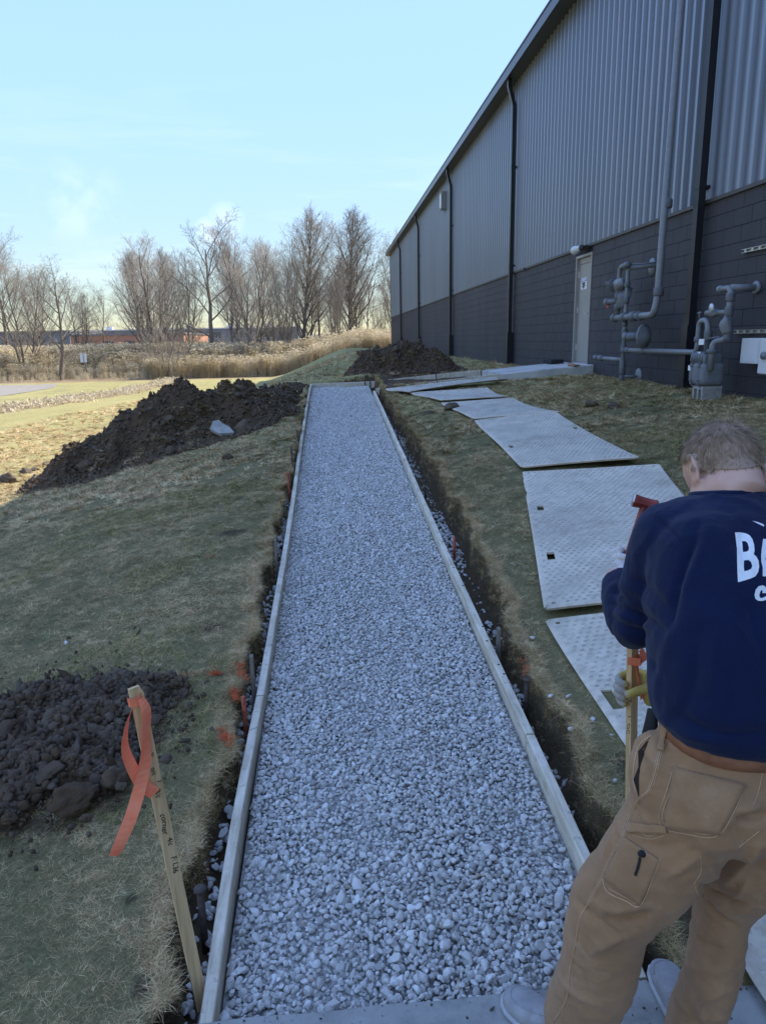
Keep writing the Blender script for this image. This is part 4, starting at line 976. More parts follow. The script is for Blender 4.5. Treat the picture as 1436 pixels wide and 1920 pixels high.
# second riser with the control valve
run(man, [(XP - .05, r2, zof(612)), (XP - .05, r2, zof(180)), (XP - .05, yr - .05, zof(180))], .034, fl=.13)
cpl(man, (XP - .05, yr - .06, zof(180)), AY, .16, .05)
run(man, [(XP - .03, yr - .1, zof(180)), (XW - .02, yr - .42, zof(178))], .012, 'pipe_dark', 'rod')
for yc_, zc in ((zx(466, 180, XW)[1], zx(466, 180, XW)[2]), (zx(352, 1115, XW)[1], zx(352, 1115, XW)[2])):
    MB().tube([(XW - .035, yc_, zc), (XW - .012, yc_, zc), (XW - .002, yc_, zc)], [.05, .13, .135], 20).build('wall_flange', M['pipe'], man, True)
run(man, [(XW - .25, zx(352, 1115, XW)[1] + .1, zx(352, 1115, XW)[2]), (XW - .03, zx(352, 1115, XW)[1], zx(352, 1115, XW)[2])], .02)
def blobpart(root, c, sc, name, mat, seed=1):
    V, F = rock_vf(seed, 3, 18, .3, .06, sc); return mesh(name, V + np.array(c), F, M[mat], root, True, np.array(root.location))
blobpart(man, (XP - .06, r2 - .02, zof(330)), (.10, .20, .11), 'control_valve', 'pipe', 3)
cpl(man, (XP - .08, r2 + .2, zof(320)), AY, .16, .055, 'pipe', 'valve_cap'); cpl(man, (XP - .10, r2 + .10, zof(330)), AY, .03, .10, 'pipe_dark', 'valve_flange')
cpl(man, (XP - .10, r2 + .30, zof(310)), AX, .10, .04, 'pipe_dark', 'valve_knob')
for dz in (430, 520): cpl(man, (XP - .05, r2, zof(dz)), UP, .10, .055)
blobpart(man, (XP - .04, r2 - .12, zof(470)), (.08, .12, .17), 'shutoff_valve', 'pipe_dark', 5)
run(man, [(XP - .05, r2 - .0, zof(470)), (XP - .10, r2 + .30, zof(470))], .045, 'pipe_dark', 'regulator_neck'); cpl(man, (XP - .10, r2 + .32, zof(470)), AY, .06, .062, 'pipe', 'regulator_cap')
MB().box(XP - .115, XP - .11, r2 + .24, r2 + .32, zof(523), zof(495)).build('red_tag', M['red'], man)
# big round regulator
ry = zx(378, 775, XP - .05)[1]; rz = zx(378, 775, XP - .05)[2]; ax_ = nrm((-.55, .85, 0)); c_ = np.array((XP - .02, ry, rz))
MB().tube([c_ - ax_ * .10, c_ - ax_ * .06, c_ - ax_ * .015, c_ - ax_ * .008, c_ + ax_ * .008, c_ + ax_ * .02, c_ + ax_ * .06, c_ + ax_ * .07], [.03, .10, .165, .185, .185, .165, .08, .06], 26).build('regulator', M['pipe'], man, True)
MB().tube([c_ + ax_ * .06, c_ + ax_ * .28, c_ + ax_ * .29], [.062, .062, .05], 16).build('regulator_neck', M['pipe_dark'], man, True)
MB().tube([c_ + ax_ * .29, c_ + ax_ * .34], [.07, .07], 8).build('regulator_cap', M['pipe'], man, True)
run(man, [c_ + ax_ * .03 + np.array((0, 0, -.1)), (XP, ry + .02, zof(890))], .03)
lowz = zof(890); m_y = zx(850, 890, XP)[1]
run(man, [(XP, yr, lowz), (XP, m_y, lowz), (XP, m_y, zx(860, 640, XP)[2]), (XP, m_y - .22, zx(860, 640, XP)[2]), (XP, m_y - .24, zx(920, 905, XP)[2])], .036, fl=.09)
for yy_ in (ry + .02, yr - .18): cpl(man, (XP, yy_, lowz), AY, .10, .05)
cpl(man, (XP, yr - .06, lowz), AY, .06, .048)
cpl(man, (XP, m_y, zx(850, 800, XP)[2]), UP, .07, .05); cpl(man, (XP, m_y - .24, zx(930, 770, XP)[2]), UP, .14, .048)
run(man, [(XP, m_y + .01, zx(860, 640, XP)[2]), (XP, m_y + .01, zx(866, 560, XP)[2])], .013, 'pipe_dark', 'bleed_valve'); cpl(man, (XP, m_y + .01, zx(866, 575, XP)[2]), AY, .08, .015)
run(man, [(XP, yr, zof(972)), (XP - .02, zx(60, 972, XP)[1], zof(972))], .034); cpl(man, (XP - .02, zx(35, 972, XP)[1], zof(972)), AY, .22, .052); cpl(man, (XP - .02, zx(12, 972, XP)[1], zof(965)), AX, .16, .04, 'pipe', 'end_cap')
# meter
mx, my = XP - .02, m_y - .30
p0 = zx(815, 1000, mx - .18); 
mt_z1 = zx(940, 1000, mx - .15)[2]; mt_z0 = zx(930, 1215, mx - .15)[2]
met = empty('gas_meter', (mx, my, mt_z0), 'grey gas meter with rounded belly on a small concrete block', 'gas meter')
ya, yb_ = my - .18, my + .21; xa, xb = mx - .14, mx + .17
prof = []
for t_ in np.linspace(0, 1, 12):      # belly outline in X-Z
    prof.append(t_)
def ringpts(y, k, top=True):
    out = []
    for a in np.arange(24) * 2 * math.pi / 24:
        ca, sa = math.cos(a), math.sin(a); e = .45 if sa < 0 else .28
        out.append(((xa + xb) / 2 + (xb - xa) / 2 * k * math.copysign(abs(ca) ** e, ca), y, (mt_z0 + mt_z1) / 2 + (mt_z1 - mt_z0) / 2 * k * math.copysign(abs(sa) ** e, sa)))
    return out
V = []
for y, k in ((ya, .55), (ya + .012, .80), (ya + .03, .92), (ya + .09, .96), (ya + .095, 1.03), (ya + .115, 1.03), (ya + .12, .97), (yb_ - .12, .97), (yb_ - .115, 1.03), (yb_ - .095, 1.03), (yb_ - .09, .96), (yb_ - .03, .92), (yb_ - .012, .80), (yb_, .55)): V += ringpts(y, k)
F = grid_faces(14, 24, True) + [tuple(range(24)), tuple(range(13 * 24, 14 * 24))[::-1]]
bd = mesh('body', V, F, M['meter'], met, False, np.array(met.location))
bm_ = bmesh.new(); bm_.from_mesh(bd.data); bmesh.ops.recalc_face_normals(bm_, faces=bm_.faces); bm_.to_mesh(bd.data); bm_.free()
bo = MB()
for y in (ya + .105, yb_ - .105):
    for a in np.arange(16) * 2 * math.pi / 16 + .2:
        ca, sa = math.cos(a), math.sin(a); e = .45 if sa < 0 else .28
        c = np.array(((xa + xb) / 2 + (xb - xa) / 2 * 1.035 * math.copysign(abs(ca) ** e, ca), y, (mt_z0 + mt_z1) / 2 + (mt_z1 - mt_z0) / 2 * 1.035 * math.copysign(abs(sa) ** e, sa)))
        bo.box(c[0] - .009, c[0] + .009, c[1] - .02, c[1] + .02, c[2] - .009, c[2] + .009)
bo.build('bolts', M['pipe_dark'], met)
hdz = zx(940, 905, mx)[2]
hd = MB().box(xa + .03, xb - .03, ya + .05, yb_ - .03, mt_z1 - .03, mt_z1 + .10, .03)
for k in range(5): hd.tube([(xa + .025, ya + .10 + k * .06, mt_z1), (xa + .035, ya + .10 + k * .06, mt_z1 + .085), (xa + .07, ya + .10 + k * .06, mt_z1 + .12)], .022, 8)
hd.build('top_head', M['meter'], met, True)
MB().box(xa - .006, xa + .0, ya + .30, ya + .36, mt_z1 - .11, mt_z1 - .045).box(mx - .10, mx - .094, my - .02, my + .06, hdz - .10, hdz - .0).build('white_label', M['white'], met)
MB().box(mx - .115, mx - .105, my - .10, my + .02, zx(975, 845, mx)[2], zx(975, 795, mx)[2]).build('dial_tag', M['white'], met)
# riser on the outlet side
oy = zx(1015, 900, mx)[1]; ox = mx - .0; wy = zx(1100, 500, XP)[1]; wz = zx(1110, 360, XP)[2]
run(met, [(ox - .06, oy, zx(1005, 1070, mx - .1)[2]), (ox - .06, oy, zx(1020, 820, XP)[2]), (XP + .04, wy, zx(1090, 800, XP)[2]), (XP + .04, wy, wz), (XP + .04, wy + .26, wz)], .036, fl=.07)
cpl(met, (ox - .06, oy, zx(1015, 900, mx)[2]), UP, .05, .062)
run(met, [(XP + .04, wy, wz), (XW - .01, wy, wz)], .04); cpl(met, (XW - .02, wy, wz), AX, .04, .075, 'pipe', 'wall_flange')
cpl(met, (XP + .04, wy + .24, wz), AY, .07, .045, 'pipe', 'end_cap')
for y_, L, r in ((440, .10, .052), (560, .12, .05), (655, .08, .052), (790, .06, .05)): cpl(met, (XP + .04, wy, zx(1110, y_, XP)[2]), UP, L, r)
vz = zx(1100, 565, XP)[2]
run(met, [(XP + .04, wy, vz), (XP + .02, wy + .26, vz - .0)], .032); blobpart(met, (XP + .0, wy + .30, vz), (.06, .11, .065), 'valve', 'pipe', 9)
cpl(met, (XP - .0, wy + .40, vz + .0), AY, .10, .04); MB().tube([(XP - .06, wy + .22, vz + .06), (XP - .075, wy + .22, vz + .06)], .05, 14).build('valve_disc', M['glass_lens'], met, True)
cv = zx(1100, 705, XP)[2]; blobpart(met, (XP + .02, wy, cv), (.07, .09, .09), 'cock_valve', 'pipe', 12); run(met, [(XP - .02, wy + .05, cv - .10), (XP - .02, m_y - .3, cv - .12)], .012, 'pipe_dark', 'rod')
blk = MB(); gz = float(T(mx, my)); 
for yb2 in (ya + .05, ya + .16, ya + .27): blk.box(mx - .10, mx + .15, yb2 - .018, yb2 + .018, gz - .05, mt_z0 - .035)
blk.box(mx - .10, mx + .15, ya + .03, ya + .29, mt_z0 - .034, mt_z0 + .006)
tag(blk.build('support_block', M['block_grey']), 'pale hollow concrete block under the gas meter', 'concrete block')

# cabinets and struts at the right edge
def strut(xa_, ya_, xb_, yb2_, label):
    a = zx(xa_, ya_, XW - .03); z = a[2]; y1 = a[1]
    m = MB().box(XW - .045, XW - .003, y1 - 1.7, y1, z - .022, z - .016).box(XW - .045, XW - .003, y1 - 1.7, y1, z + .016, z + .022).box(XW - .008, XW - .002, y1 - 1.7, y1, z - .016, z + .016)
    for k in range(11): m.box(XW - .040, XW - .0085, y1 - .1 - k * .15, y1 - .06 - k * .15, z - .0155, z + .0155)
    o = m.build('strut_channel', M['zinc']); tag(o, label, 'strut', 'metal struts on the block wall')
strut(1235, 50, 1436, 10, 'upper slotted metal strut on the dark wall at the right edge')
strut(1172, 735, 1436, 735, 'lower slotted metal strut above the pale cabinets')
ca = zx(1232, 790, XW - .16); cb = zx(1365, 1010, XW - .16)
cab = MB().box(XW - .16, XW - .003, cb[1], ca[1], cb[2], ca[2], .006).build('meter_cabinet', M['cabinet']); tag(cab, 'pale grey tall utility cabinet on the wall right of the gas meter', 'cabinet')
MB().box(XW - .163, XW - .1605, cb[1] + .02, ca[1] - .02, cb[2] + .02, ca[2] - .02).build('cover', M['cabinet'], cab)
y2 = cb[1] - .02
cab2 = MB().box(XW - .17, XW - .003, y2 - .55, y2, ca[2] - .40, ca[2] + .0, .006).build('meter_cabinet', M['cabinet']); tag(cab2, 'smaller pale cabinet at the right edge above the dark grey one', 'cabinet')
cab3 = MB().box(XW - .15, XW - .003, y2 - .55, y2, cb[2] + .0, ca[2] - .405, .006).build('meter_cabinet', M['cabinet_dark']); tag(cab3, 'mid grey cabinet below the small pale one at the right edge', 'cabinet')
MB().tube([(XW - .15, y2 - .12, cb[2] + .10), (XW - .20, y2 - .12, cb[2] + .10)], .045, 14).build('conduit_hub', M['pipe'], cab3, True)

# ================================================================== far ground: path strip, sign, reeds, trees, buildings
V = []; c0 = [at_z(*q_, -.54) for q_ in ((-260, 712), (0, 709), (60, 708), (105, 706), (100, 712), (60, 718), (0, 727), (-260, 742))]
pv = mesh('paved_path', [(p[0], p[1], float(T(p[0], p[1])) + .012) for p in c0], [tuple(range(8))], M['asphalt']); tag(pv, kind='structure')
sp = at_z(164, 701, -.55); sgn = empty('sign_post', (sp[0], sp[1], -.55), 'small pale sign on a thin post before the reeds', 'sign')
tp = at_y(156, 664, sp[1])
MB().tube([(sp[0], sp[1], -.6), (tp[0] + .0, sp[1], tp[2] + .05)], .035, 8).build('post', M['rust'], sgn)
MB().box(tp[0] - .27, tp[0] + .27, sp[1] - .07, sp[1] - .05, tp[2] - .68, tp[2] + .08).build('panel', M['cabinet'], sgn)
MB().tube([(tp[0] + .02, sp[1] - .08, tp[2] - .7), (tp[0], sp[1] - .08, tp[2] + .08)], .03, 6).build('post_front', M['cabinet_dark'], sgn)
# reeds
def reed(name, seed):
    g = np.random.default_rng(seed); V, F = [], []
    for _ in range(26):
        b = g.normal(0, .28, 2); H = g.uniform(1.7, 2.9); ln = g.normal(0, .10, 2) * H; q = len(V); w = .012
        a = g.uniform(0, 3.14); d = np.array([math.cos(a), math.sin(a)]) * w
        for t_ in (0, .5, 1):
            c = b + ln * t_ * t_
            V += [(*(c - d * (1.2 - .7 * t_)), H * t_), (*(c + d * (1.2 - .7 * t_)), H * t_)]
        F += [(q, q + 1, q + 3, q + 2), (q + 2, q + 3, q + 5, q + 4)]
        for k in range(5):            # leaves and plume
            h = H * g.uniform(.3, .9) if k < 3 else H * .96; aa = g.uniform(0, 6.28); L = g.uniform(.3, .6) if k < 3 else .28; q = len(V); dd = np.array([math.cos(aa), math.sin(aa)]); c = b + ln * (h / H) ** 2; s = np.array([-dd[1], dd[0]]) * (.014 if k < 3 else .045)
            V += [(*(c - s * .4), h), (*(c + s * .4), h), (*(c + dd * L * .5 + s), h + L * .35), (*(c + dd * L * .5 - s), h + L * .35), (*(c + dd * L), h + L * .15)]; F += [(q, q + 1, q + 2, q + 3), (q + 3, q + 2, q + 4)]
    return proto(name, V, F, M['reed'])
reeds = [reed('reed_%02d' % k, 700 + k) for k in range(5)]
RP = []
def rsow(n, x0, x1, y0, y1, s0, s1):
    for _ in range(n):
        x, y = rng.uniform(x0, x1), rng.uniform(y0, y1); RP.append((x, y, float(T(x, y)) - .05, rng.uniform(s0, s1)))
rsow(2600, -75, -13, 74, 84, .8, 1.15); rsow(900, -75, -14, 71, 75, .45, .9); rsow(900, -75, -13, 68, 72, .3, .55); rsow(900, -75, -12, 63, 69, .10, .28); rsow(1000, -13, 12, 67, 78, .75, 1.1); rsow(500, -16, 8, 63.5, 67, .4, .75); rsow(700, -11, 12, 80, 95, .8, 1.1)
A = np.array(RP); n = len(A); scatter('reeds', A[:, :3], np.stack([0 * A[:, 0], 0 * A[:, 0], rng.uniform(0, 6.28, n)], 1), np.repeat(A[:, 3:], 3, 1), rng.integers(0, 5, n), reeds)
# leaf litter bank
lv = []
for k in range(3):
    g = np.random.default_rng(900 + k); Vl, Fl = [], []
    for _ in range(30):
        c = g.normal(0, .16, 3) * np.array([1, 1, .18]) + np.array([0, 0, .03]); a = g.normal(0, 1, 3); a /= np.linalg.norm(a); b = np.cross(a, g.normal(0, 1, 3)); b /= np.linalg.norm(b); q = len(Vl)
        Vl += [c - a * .05, c + b * .02, c + a * .05, c - b * .02]; Fl.append((q, q + 1, q + 2, q + 3))
    lv.append(proto('leaves_%02d' % k, Vl, Fl, M['reed']))
LP = []
for _ in range(3600):
    y = 9 + 52 * rng.random() ** 1.3; x = -12.7 + rng.normal(0, .38) + .3 * math.sin(y * .6); LP.append((x, y, float(T(x, y)) + .03, rng.uniform(.7, 1.6)))
A = np.array(LP); n = len(A); scatter('leaf_litter', A[:, :3], rng.uniform(-.4, .4, (n, 3)) + np.array([0, 0, 1]) * rng.uniform(0, 6.28, (n, 1)), np.repeat(A[:, 3:], 3, 1), rng.integers(0, 3, n), lv)

# bare winter trees
def grow(seed, H, style):
    g = np.random.default_rng(seed); PL = {}
    def branch(p, d, L, r, lev):
        l3 = min(lev, 3); ns = (7, 5, 4, 3)[l3]; wob = (.05, .12, .17, .2)[l3]; lift = (0, .10 if style != 'spread' else .05, .10, .06)[l3]
        W = g.normal(0, wob, (ns, 3)); W[:, 2] += lift; pts = np.empty((ns + 1, 3)); pts[0] = p; dd = d
        for k in range(ns):
            dd = dd + W[k]; dd = dd / math.sqrt(dd[0] * dd[0] + dd[1] * dd[1] + dd[2] * dd[2]); pts[k + 1] = pts[k] + dd * (L / ns)
        PL.setdefault((ns + 1, (7, 5, 3, 3)[l3], lev >= 2), []).append((pts, r, r * (.30 if lev else .16)))
        if lev >= 4 or L < .22: return
        nb = {'oval': (46, 10, 7, 3), 'spread': (10, 11, 8, 5), 'multi': (18, 9, 7, 3), 'shrub': (10, 9, 7, 2)}[style][l3]
        Z = g.random((nb, 4)); Nz = g.normal(0, .4, nb)
        for b in range(nb):
            if lev == 0: t_ = (.16 if style in ('oval', 'multi') else .30) + (.84 if style in ('oval', 'multi') else .68) * (b + Z[b, 0]) / nb
            else: t_ = .18 + .80 * (b + Z[b, 0]) / nb
            t_ = min(t_, .985); f = t_ * ns; i = min(int(f), ns - 1); q0 = pts[i] + (pts[i + 1] - pts[i]) * (f - i); ax = (pts[i + 1] - pts[i]) * (ns / L)
            az = b * 2.4 + Nz[b]; u = np.array([ax[1] * .1 - ax[2] * .8, ax[2] * .3 - ax[0] * .1, ax[0] * .8 - ax[1] * .3]); u /= math.sqrt(u.dot(u)) + 1e-9
            v = np.array([ax[1] * u[2] - ax[2] * u[1], ax[2] * u[0] - ax[0] * u[2], ax[0] * u[1] - ax[1] * u[0]])
            ang = {'oval': .66 - .28 * t_, 'spread': .85 - .3 * t_, 'multi': .55, 'shrub': .7}[style] if lev == 0 else .45 + .45 * Z[b, 1]
            nd = ax * math.cos(ang) + (u * math.cos(az) + v * math.sin(az)) * math.sin(ang)
            if lev == 0:
                bl = {'oval': H * (.10 + .30 * math.sin(math.pi * min(1, (t_ * .95 + .12)) ** .9)), 'spread': H * (.50 - .22 * t_), 'multi': H * (.10 + .24 * math.sin(math.pi * t_)), 'shrub': H * .4}[style] * (.8 + .35 * Z[b, 2])
            else: bl = L * (.30 + .26 * Z[b, 2]) * (1.15 - .5 * t_)
            branch(q0, nd, bl, max(.0058, r * (1 - .75 * t_) * (.40 + .17 * Z[b, 3])), lev + 1)
    if style == 'multi':
        for k in range(3):
            a = k * 2.1 + g.random(); branch(np.array([.15 * math.cos(a), .15 * math.sin(a), 0]), nrm((.16 * math.cos(a), .16 * math.sin(a), 1)), H * g.uniform(.8, 1), H * .010, 0)
    elif style == 'shrub':
        for k in range(5):
            a = k * 1.3 + g.random(); branch(np.array([.1 * math.cos(a), .1 * math.sin(a), 0]), nrm((.5 * math.cos(a), .5 * math.sin(a), 1)), H * g.uniform(.7, 1), H * .012, 1)
    else: branch(np.array([0, 0, -.1]), nrm((g.normal(0, .03), g.normal(0, .03), 1)), H, H * (.0135 if style == 'oval' else .019), 0)
    res = {False: [[], [], 0], True: [[], [], 0]}
    for (npt, sides, crown), lst in PL.items():
        A = np.array([l[0] for l in lst]); n = len(A); R = np.array([l[1] for l in lst])[:, None] + (np.array([l[2] - l[1] for l in lst])[:, None]) * np.linspace(0, 1, npt)[None]
        tg = np.gradient(A, axis=1); tg /= np.linalg.norm(tg, axis=2)[..., None] + 1e-12
        U = np.cross(tg, np.array([.31, .83, .17])); U /= np.linalg.norm(U, axis=2)[..., None] + 1e-9; Wv = np.cross(tg, U); a = np.arange(sides) * 2 * math.pi / sides
        V = A[:, :, None] + R[..., None, None] * (np.cos(a)[None, None, :, None] * U[:, :, None] + np.sin(a)[None, None, :, None] * Wv[:, :, None])
        F1 = np.array(grid_faces(npt, sides, True)); F = (F1[None] + (np.arange(n) * npt * sides)[:, None, None]).reshape(-1, 4) + res[crown][2]
        res[crown][0].append(V.reshape(-1, 3)); res[crown][1].append(F); res[crown][2] += n * npt * sides
    out = []
    for nm, cr, mt in (('trunk', False, 'bark'), ('crown', True, 'twig')):
        if not res[cr][0]: out.append(None); continue
        V = np.concatenate(res[cr][0]); F = np.concatenate(res[cr][1]); me = bpy.data.meshes.new(nm)
        me.vertices.add(len(V)); me.vertices.foreach_set('co', V.astype(np.float32).ravel()); me.loops.add(F.size); me.loops.foreach_set('vertex_index', F.astype(np.int32).ravel())
        me.polygons.add(len(F)); me.polygons.foreach_set('loop_start', np.arange(0, F.size, 4, dtype=np.int32)); me.update(calc_edges=True); me.materials.append(M[mt]); out.append(me)
    return out
KT = {'oval': [grow(1, 10, 'oval'), grow(2, 10, 'oval'), grow(7, 10, 'oval')], 'spread': [grow(3, 10, 'spread'), grow(4, 10, 'spread')], 'multi': [grow(5, 10, 'multi'), grow(6, 10, 'multi')], 'shrub': [grow(8, 3, 'shrub'), grow(9, 3, 'shrub')]}
TREES = [  # photo x of the trunk, photo y of the top, distance, style, width factor, label
 (42, 452, 72, 'multi', 0, 1.1, 'leftmost bare tree with several leaning stems'), (12, 455, 78, 'spread', 1, 1.0, 'bare tree cut by the left edge of the photo'), (72, 500, 82, 'multi', 1, 1.0, 'slim bare tree right of the leftmost one'), (104, 505, 66, 'spread', 0, 1.25, 'dark low forking tree standing before the left reeds'), (150, 520, 84, 'multi', 0, 1.0, 'bare tree with wide twigs left of the far brick building'), (195, 545, 90, 'spread', 1, .9, 'small bare tree in front of the far brick building'),
 (292, 448, 76, 'multi', 1, 1.3, 'bushy bare tree at the left end of the main row'), (268, 462, 84, 'oval', 0, 1.1, 'slender pale tree behind the left end of the main row'), (316, 455, 82, 'oval', 1, 1.0, 'tall thin tree second in the main row'), (392, 430, 72, 'spread', 1, 1.35, 'broad spreading bare tree left of centre in the main row'), (350, 465, 88, 'multi', 0, 1.0, 'thin bare tree behind the broad spreading one'), (430, 470, 84, 'spread', 0, 1.0, 'bare tree right of the broad spreading one'), (468, 505, 70, 'spread', 1, 1.1, 'low dark bushy tree in the middle of the main row'), (480, 425, 80, 'multi', 1, 1.1, 'tall many-stemmed tree in the middle of the main row'), (515, 440, 86, 'multi', 0, 1.0, 'leaning slim tree left of the tall oval one'),
 (566, 388, 74, 'oval', 0, 1.15, 'tall oval bare tree, second tallest in the row'), (602, 470, 80, 'spread', 0, .9, 'small bare tree between the two tall oval trees'), (540, 480, 70, 'multi', 1, .8, 'slim stems just left of the tall oval tree'), (652, 374, 76, 'oval', 1, 1.2, 'tallest oval bare tree near the warehouse end'), (636, 500, 72, 'multi', 0, .9, 'thin stems at the foot of the tallest tree'), (672, 480, 84, 'oval', 2, .8, 'slim tree right of the tallest one'), (690, 510, 90, 'spread', 1, .9, 'pale thin tree close to the warehouse corner'), (733, 430, 96, 'oval', 2, .9, 'tree crown peeping past the warehouse corner'), (712, 540, 86, 'multi', 1, .8, 'low thin tree beside the warehouse corner'), (582, 500, 92, 'oval', 2, .9, 'faint tree behind the tall oval one'), (450, 452, 96, 'oval', 0, .9, 'faint tree behind the middle of the row'), (622, 470, 98, 'oval', 1, .8, 'faint slim tree behind the two tall oval trees')]
for (px_, py_, D, sty, vi, wf, lb) in TREES:
    b = at_y(px_, 640, D); x = b[0]; z0 = float(T(x, D)) - .1; tpz = at_y(px_, py_, D)[2]; H = tpz - z0
    r_ = empty('bare_tree', (x, D, z0), lb, 'tree', 'bare trees beyond the lawn'); sc = H / 10.6 if sty != 'spread' else H / 11.2
    for nm, me in zip(('trunk', 'crown'), KT[sty][vi % len(KT[sty])]):
        if me is None: continue
        o = bpy.data.objects.new(nm, me); COL.objects.link(o); o.parent = r_
    r_.scale = (sc * wf, sc * wf, sc); r_.rotation_euler = (0, 0, px_ * 1.7)
SH = [(300, 640, 70, 1.7, 'pale twiggy shrub at the left of the main row'), (330, 645, 67, 1.5, 'pale bush leaning over the leaf bank'), (345, 640, 74, 1.4, 'grey bush before the broad spreading tree'), (420, 645, 70, 1.3, 'low brush beneath the broad tree'), (455, 648, 69, 1.6, 'dark bush in the middle of the row'), (500, 640, 74, 1.2, 'small brush right of the dark bush'), (540, 640, 75, 1.2, 'small brush below the tall oval tree'), (600, 635, 78, 1.2, 'brush between the two tall oval trees'), (660, 630, 82, 1.2, 'brush behind the reeds by the tallest tree'), (380, 640, 72, 1.5, 'bush at the foot of the broad tree'), (275, 640, 76, 1.4, 'leftmost bush of the main row'), (700, 632, 80, 1.0, 'little bush near the warehouse corner'), (312, 655, 64, 1.3, 'thin leaning bush at the end of the leaf bank')]
for k, (px_, py_, D, s, lb) in enumerate(SH):
    b = at_y(px_, 640, D); r_ = empty('bare_shrub', (b[0], D, float(T(b[0], D)) - .1), lb, 'shrub', 'bare shrubs under the trees')
    for nm, me in zip(('trunk', 'crown'), KT['shrub'][k % 2]):
        if me is None: continue
        o = bpy.data.objects.new(nm, me); COL.objects.link(o); o.parent = r_
    r_.scale = (s, s, s); r_.rotation_euler = (0, 0, k * 1.3)
# dense brush that closes the gaps low down
BP = []
for _ in range(170):
    px_ = rng.choice([rng.uniform(-160, 150), rng.uniform(280, 740)]); D = rng.uniform(86, 112); b = at_y(px_, 640, D); BP.append((b[0], D, float(T(b[0], D)) - .1, rng.uniform(.7, 1.25)))
A = np.array(BP); n = len(A); bpz = []
for k in range(2):
    c = bpy.data.objects.new('brush_%d' % k, KT['shrub'][k][1]); bpz.append(c)
scatter('far_brush', A[:, :3], np.stack([0 * A[:, 0], 0 * A[:, 0], rng.uniform(0, 6.28, n)], 1), np.repeat(A[:, 3:], 3, 1), rng.integers(0, 2, n), bpz)
# far buildings
def far_building(name, x0, x1, y, ztop, depth, mat, label, wins=(), roofmat=None, units=0):
    z0 = -.9; r_ = empty(name, ((x0 + x1) / 2, y, z0), label, 'building')
    MB().box(x0, x1, y, y + depth, z0, ztop).build('wall', mat, r_); MB().box(x0 - .2, x1 + .2, y - .2, y + depth + .2, ztop, ztop + .35).build('roof', roofmat or M['far_grey'], r_)
    for (a, b, c, d) in wins:
        w = MB().box(a, b, y - .06, y - .003, c, d).build('window', M['far_glass'], r_); MB().box(a - .08, b + .08, y - .09, y - .062, c - .1, c).build('sill', M['far_white'], w)
    for k in range(units): MB().box(x0 + (k + .6) * (x1 - x0) / (units + .4), x0 + (k + .6) * (x1 - x0) / (units + .4) + 2.2, y + 3, y + 5, ztop + .34, ztop + 1.4).build('rooftop_unit', M['far_white'], r_)
xa_, xb_ = at_y(133, 640, 150)[0], at_y(345, 640, 150)[0]
far_building('brick_building', xa_, xb_, 150, at_y(200, 629, 150)[2], 30, M['brick'], 'long low orange brick building beyond the reeds', [(xa_ + 2 + k * 4.2, xa_ + 4 + k * 4.2, 1.0, 2.6) for k in range(5)])
far_building('grey_building', at_y(-90, 640, 175)[0], at_y(132, 640, 175)[0], 175, at_y(60, 623, 175)[2], 25, M['far_grey'], 'dark grey far building behind the left trees', [(at_y(-60, 640, 175)[0] + k * 6, at_y(-60, 640, 175)[0] + 3 + k * 6, 1.2, 2.8) for k in range(4)])
far_building('white_warehouse', at_y(150, 640, 260)[0], at_y(560, 640, 260)[0], 260, at_y(250, 619, 260)[2], 60, M['far_grey'], 'wide far warehouse with a white roof edge', [(at_y(190, 640, 260)[0] + k * 9, at_y(190, 640, 260)[0] + 5 + k * 9, 3.4, 5.4) for k in range(7)], M['far_white'], 5)
# distant wooded horizon
V = []; n = 160
for i in range(n):
    a = -1.2 + 2.4 * i / (n - 1); R_ = 620; h = 7 + 3 * mnoise.fractal((a * 22, 1, 0), 1, 2, 4)
    for (dr2, z) in ((0, -2), (0, h * .6), (6, h), (30, -2)): V.append(((R_ + dr2) * math.sin(a), (R_ + dr2) * math.cos(a), z))
tl = mesh('distant_woods', V, grid_faces(n, 4), M['twig']); tag(tl, kind='stuff')
# yellow machine by the far corner
ey = 88; ex = at_y(727, 628, ey)[0]; ez = float(T(ex, ey)); mc = empty('excavator', (ex, ey, ez), 'small yellow excavator beyond the reeds at the warehouse corner', 'machine')
for dx in (-.75, .75): MB().box(ex + dx - .25, ex + dx + .25, ey - 1.5, ey + 1.5, ez, ez + .7, .2).build('track', M['rubber'], mc)
MB().box(ex - 1.0, ex + 1.0, ey - 1.3, ey + 1.6, ez + .8, ez + 1.7, .15).build('body', M['yellow'], mc)
cb_ = MB().box(ex - 1.0, ex - .05, ey - 1.3, ey + .2, ez + 1.71, ez + 2.75, .08).build('cab', M['yellow'], mc); MB().box(ex - .92, ex - .13, ey - 1.34, ey - 1.305, ez + 1.85, ez + 2.6).build('window', M['far_glass'], cb_)
MB().tube([(ex + .3, ey - 1.0, ez + 1.4), (ex + .4, ey - 2.6, ez + 3.0), (ex + .5, ey - 4.2, ez + 1.4)], [.22, .2, .14], 6).build('boom', M['yellow'], mc); MB().box(ex + .1, ex + .9, ey - 4.6, ey - 3.9, ez + .5, ez + 1.3, .1).build('bucket', M['rubber'], mc)

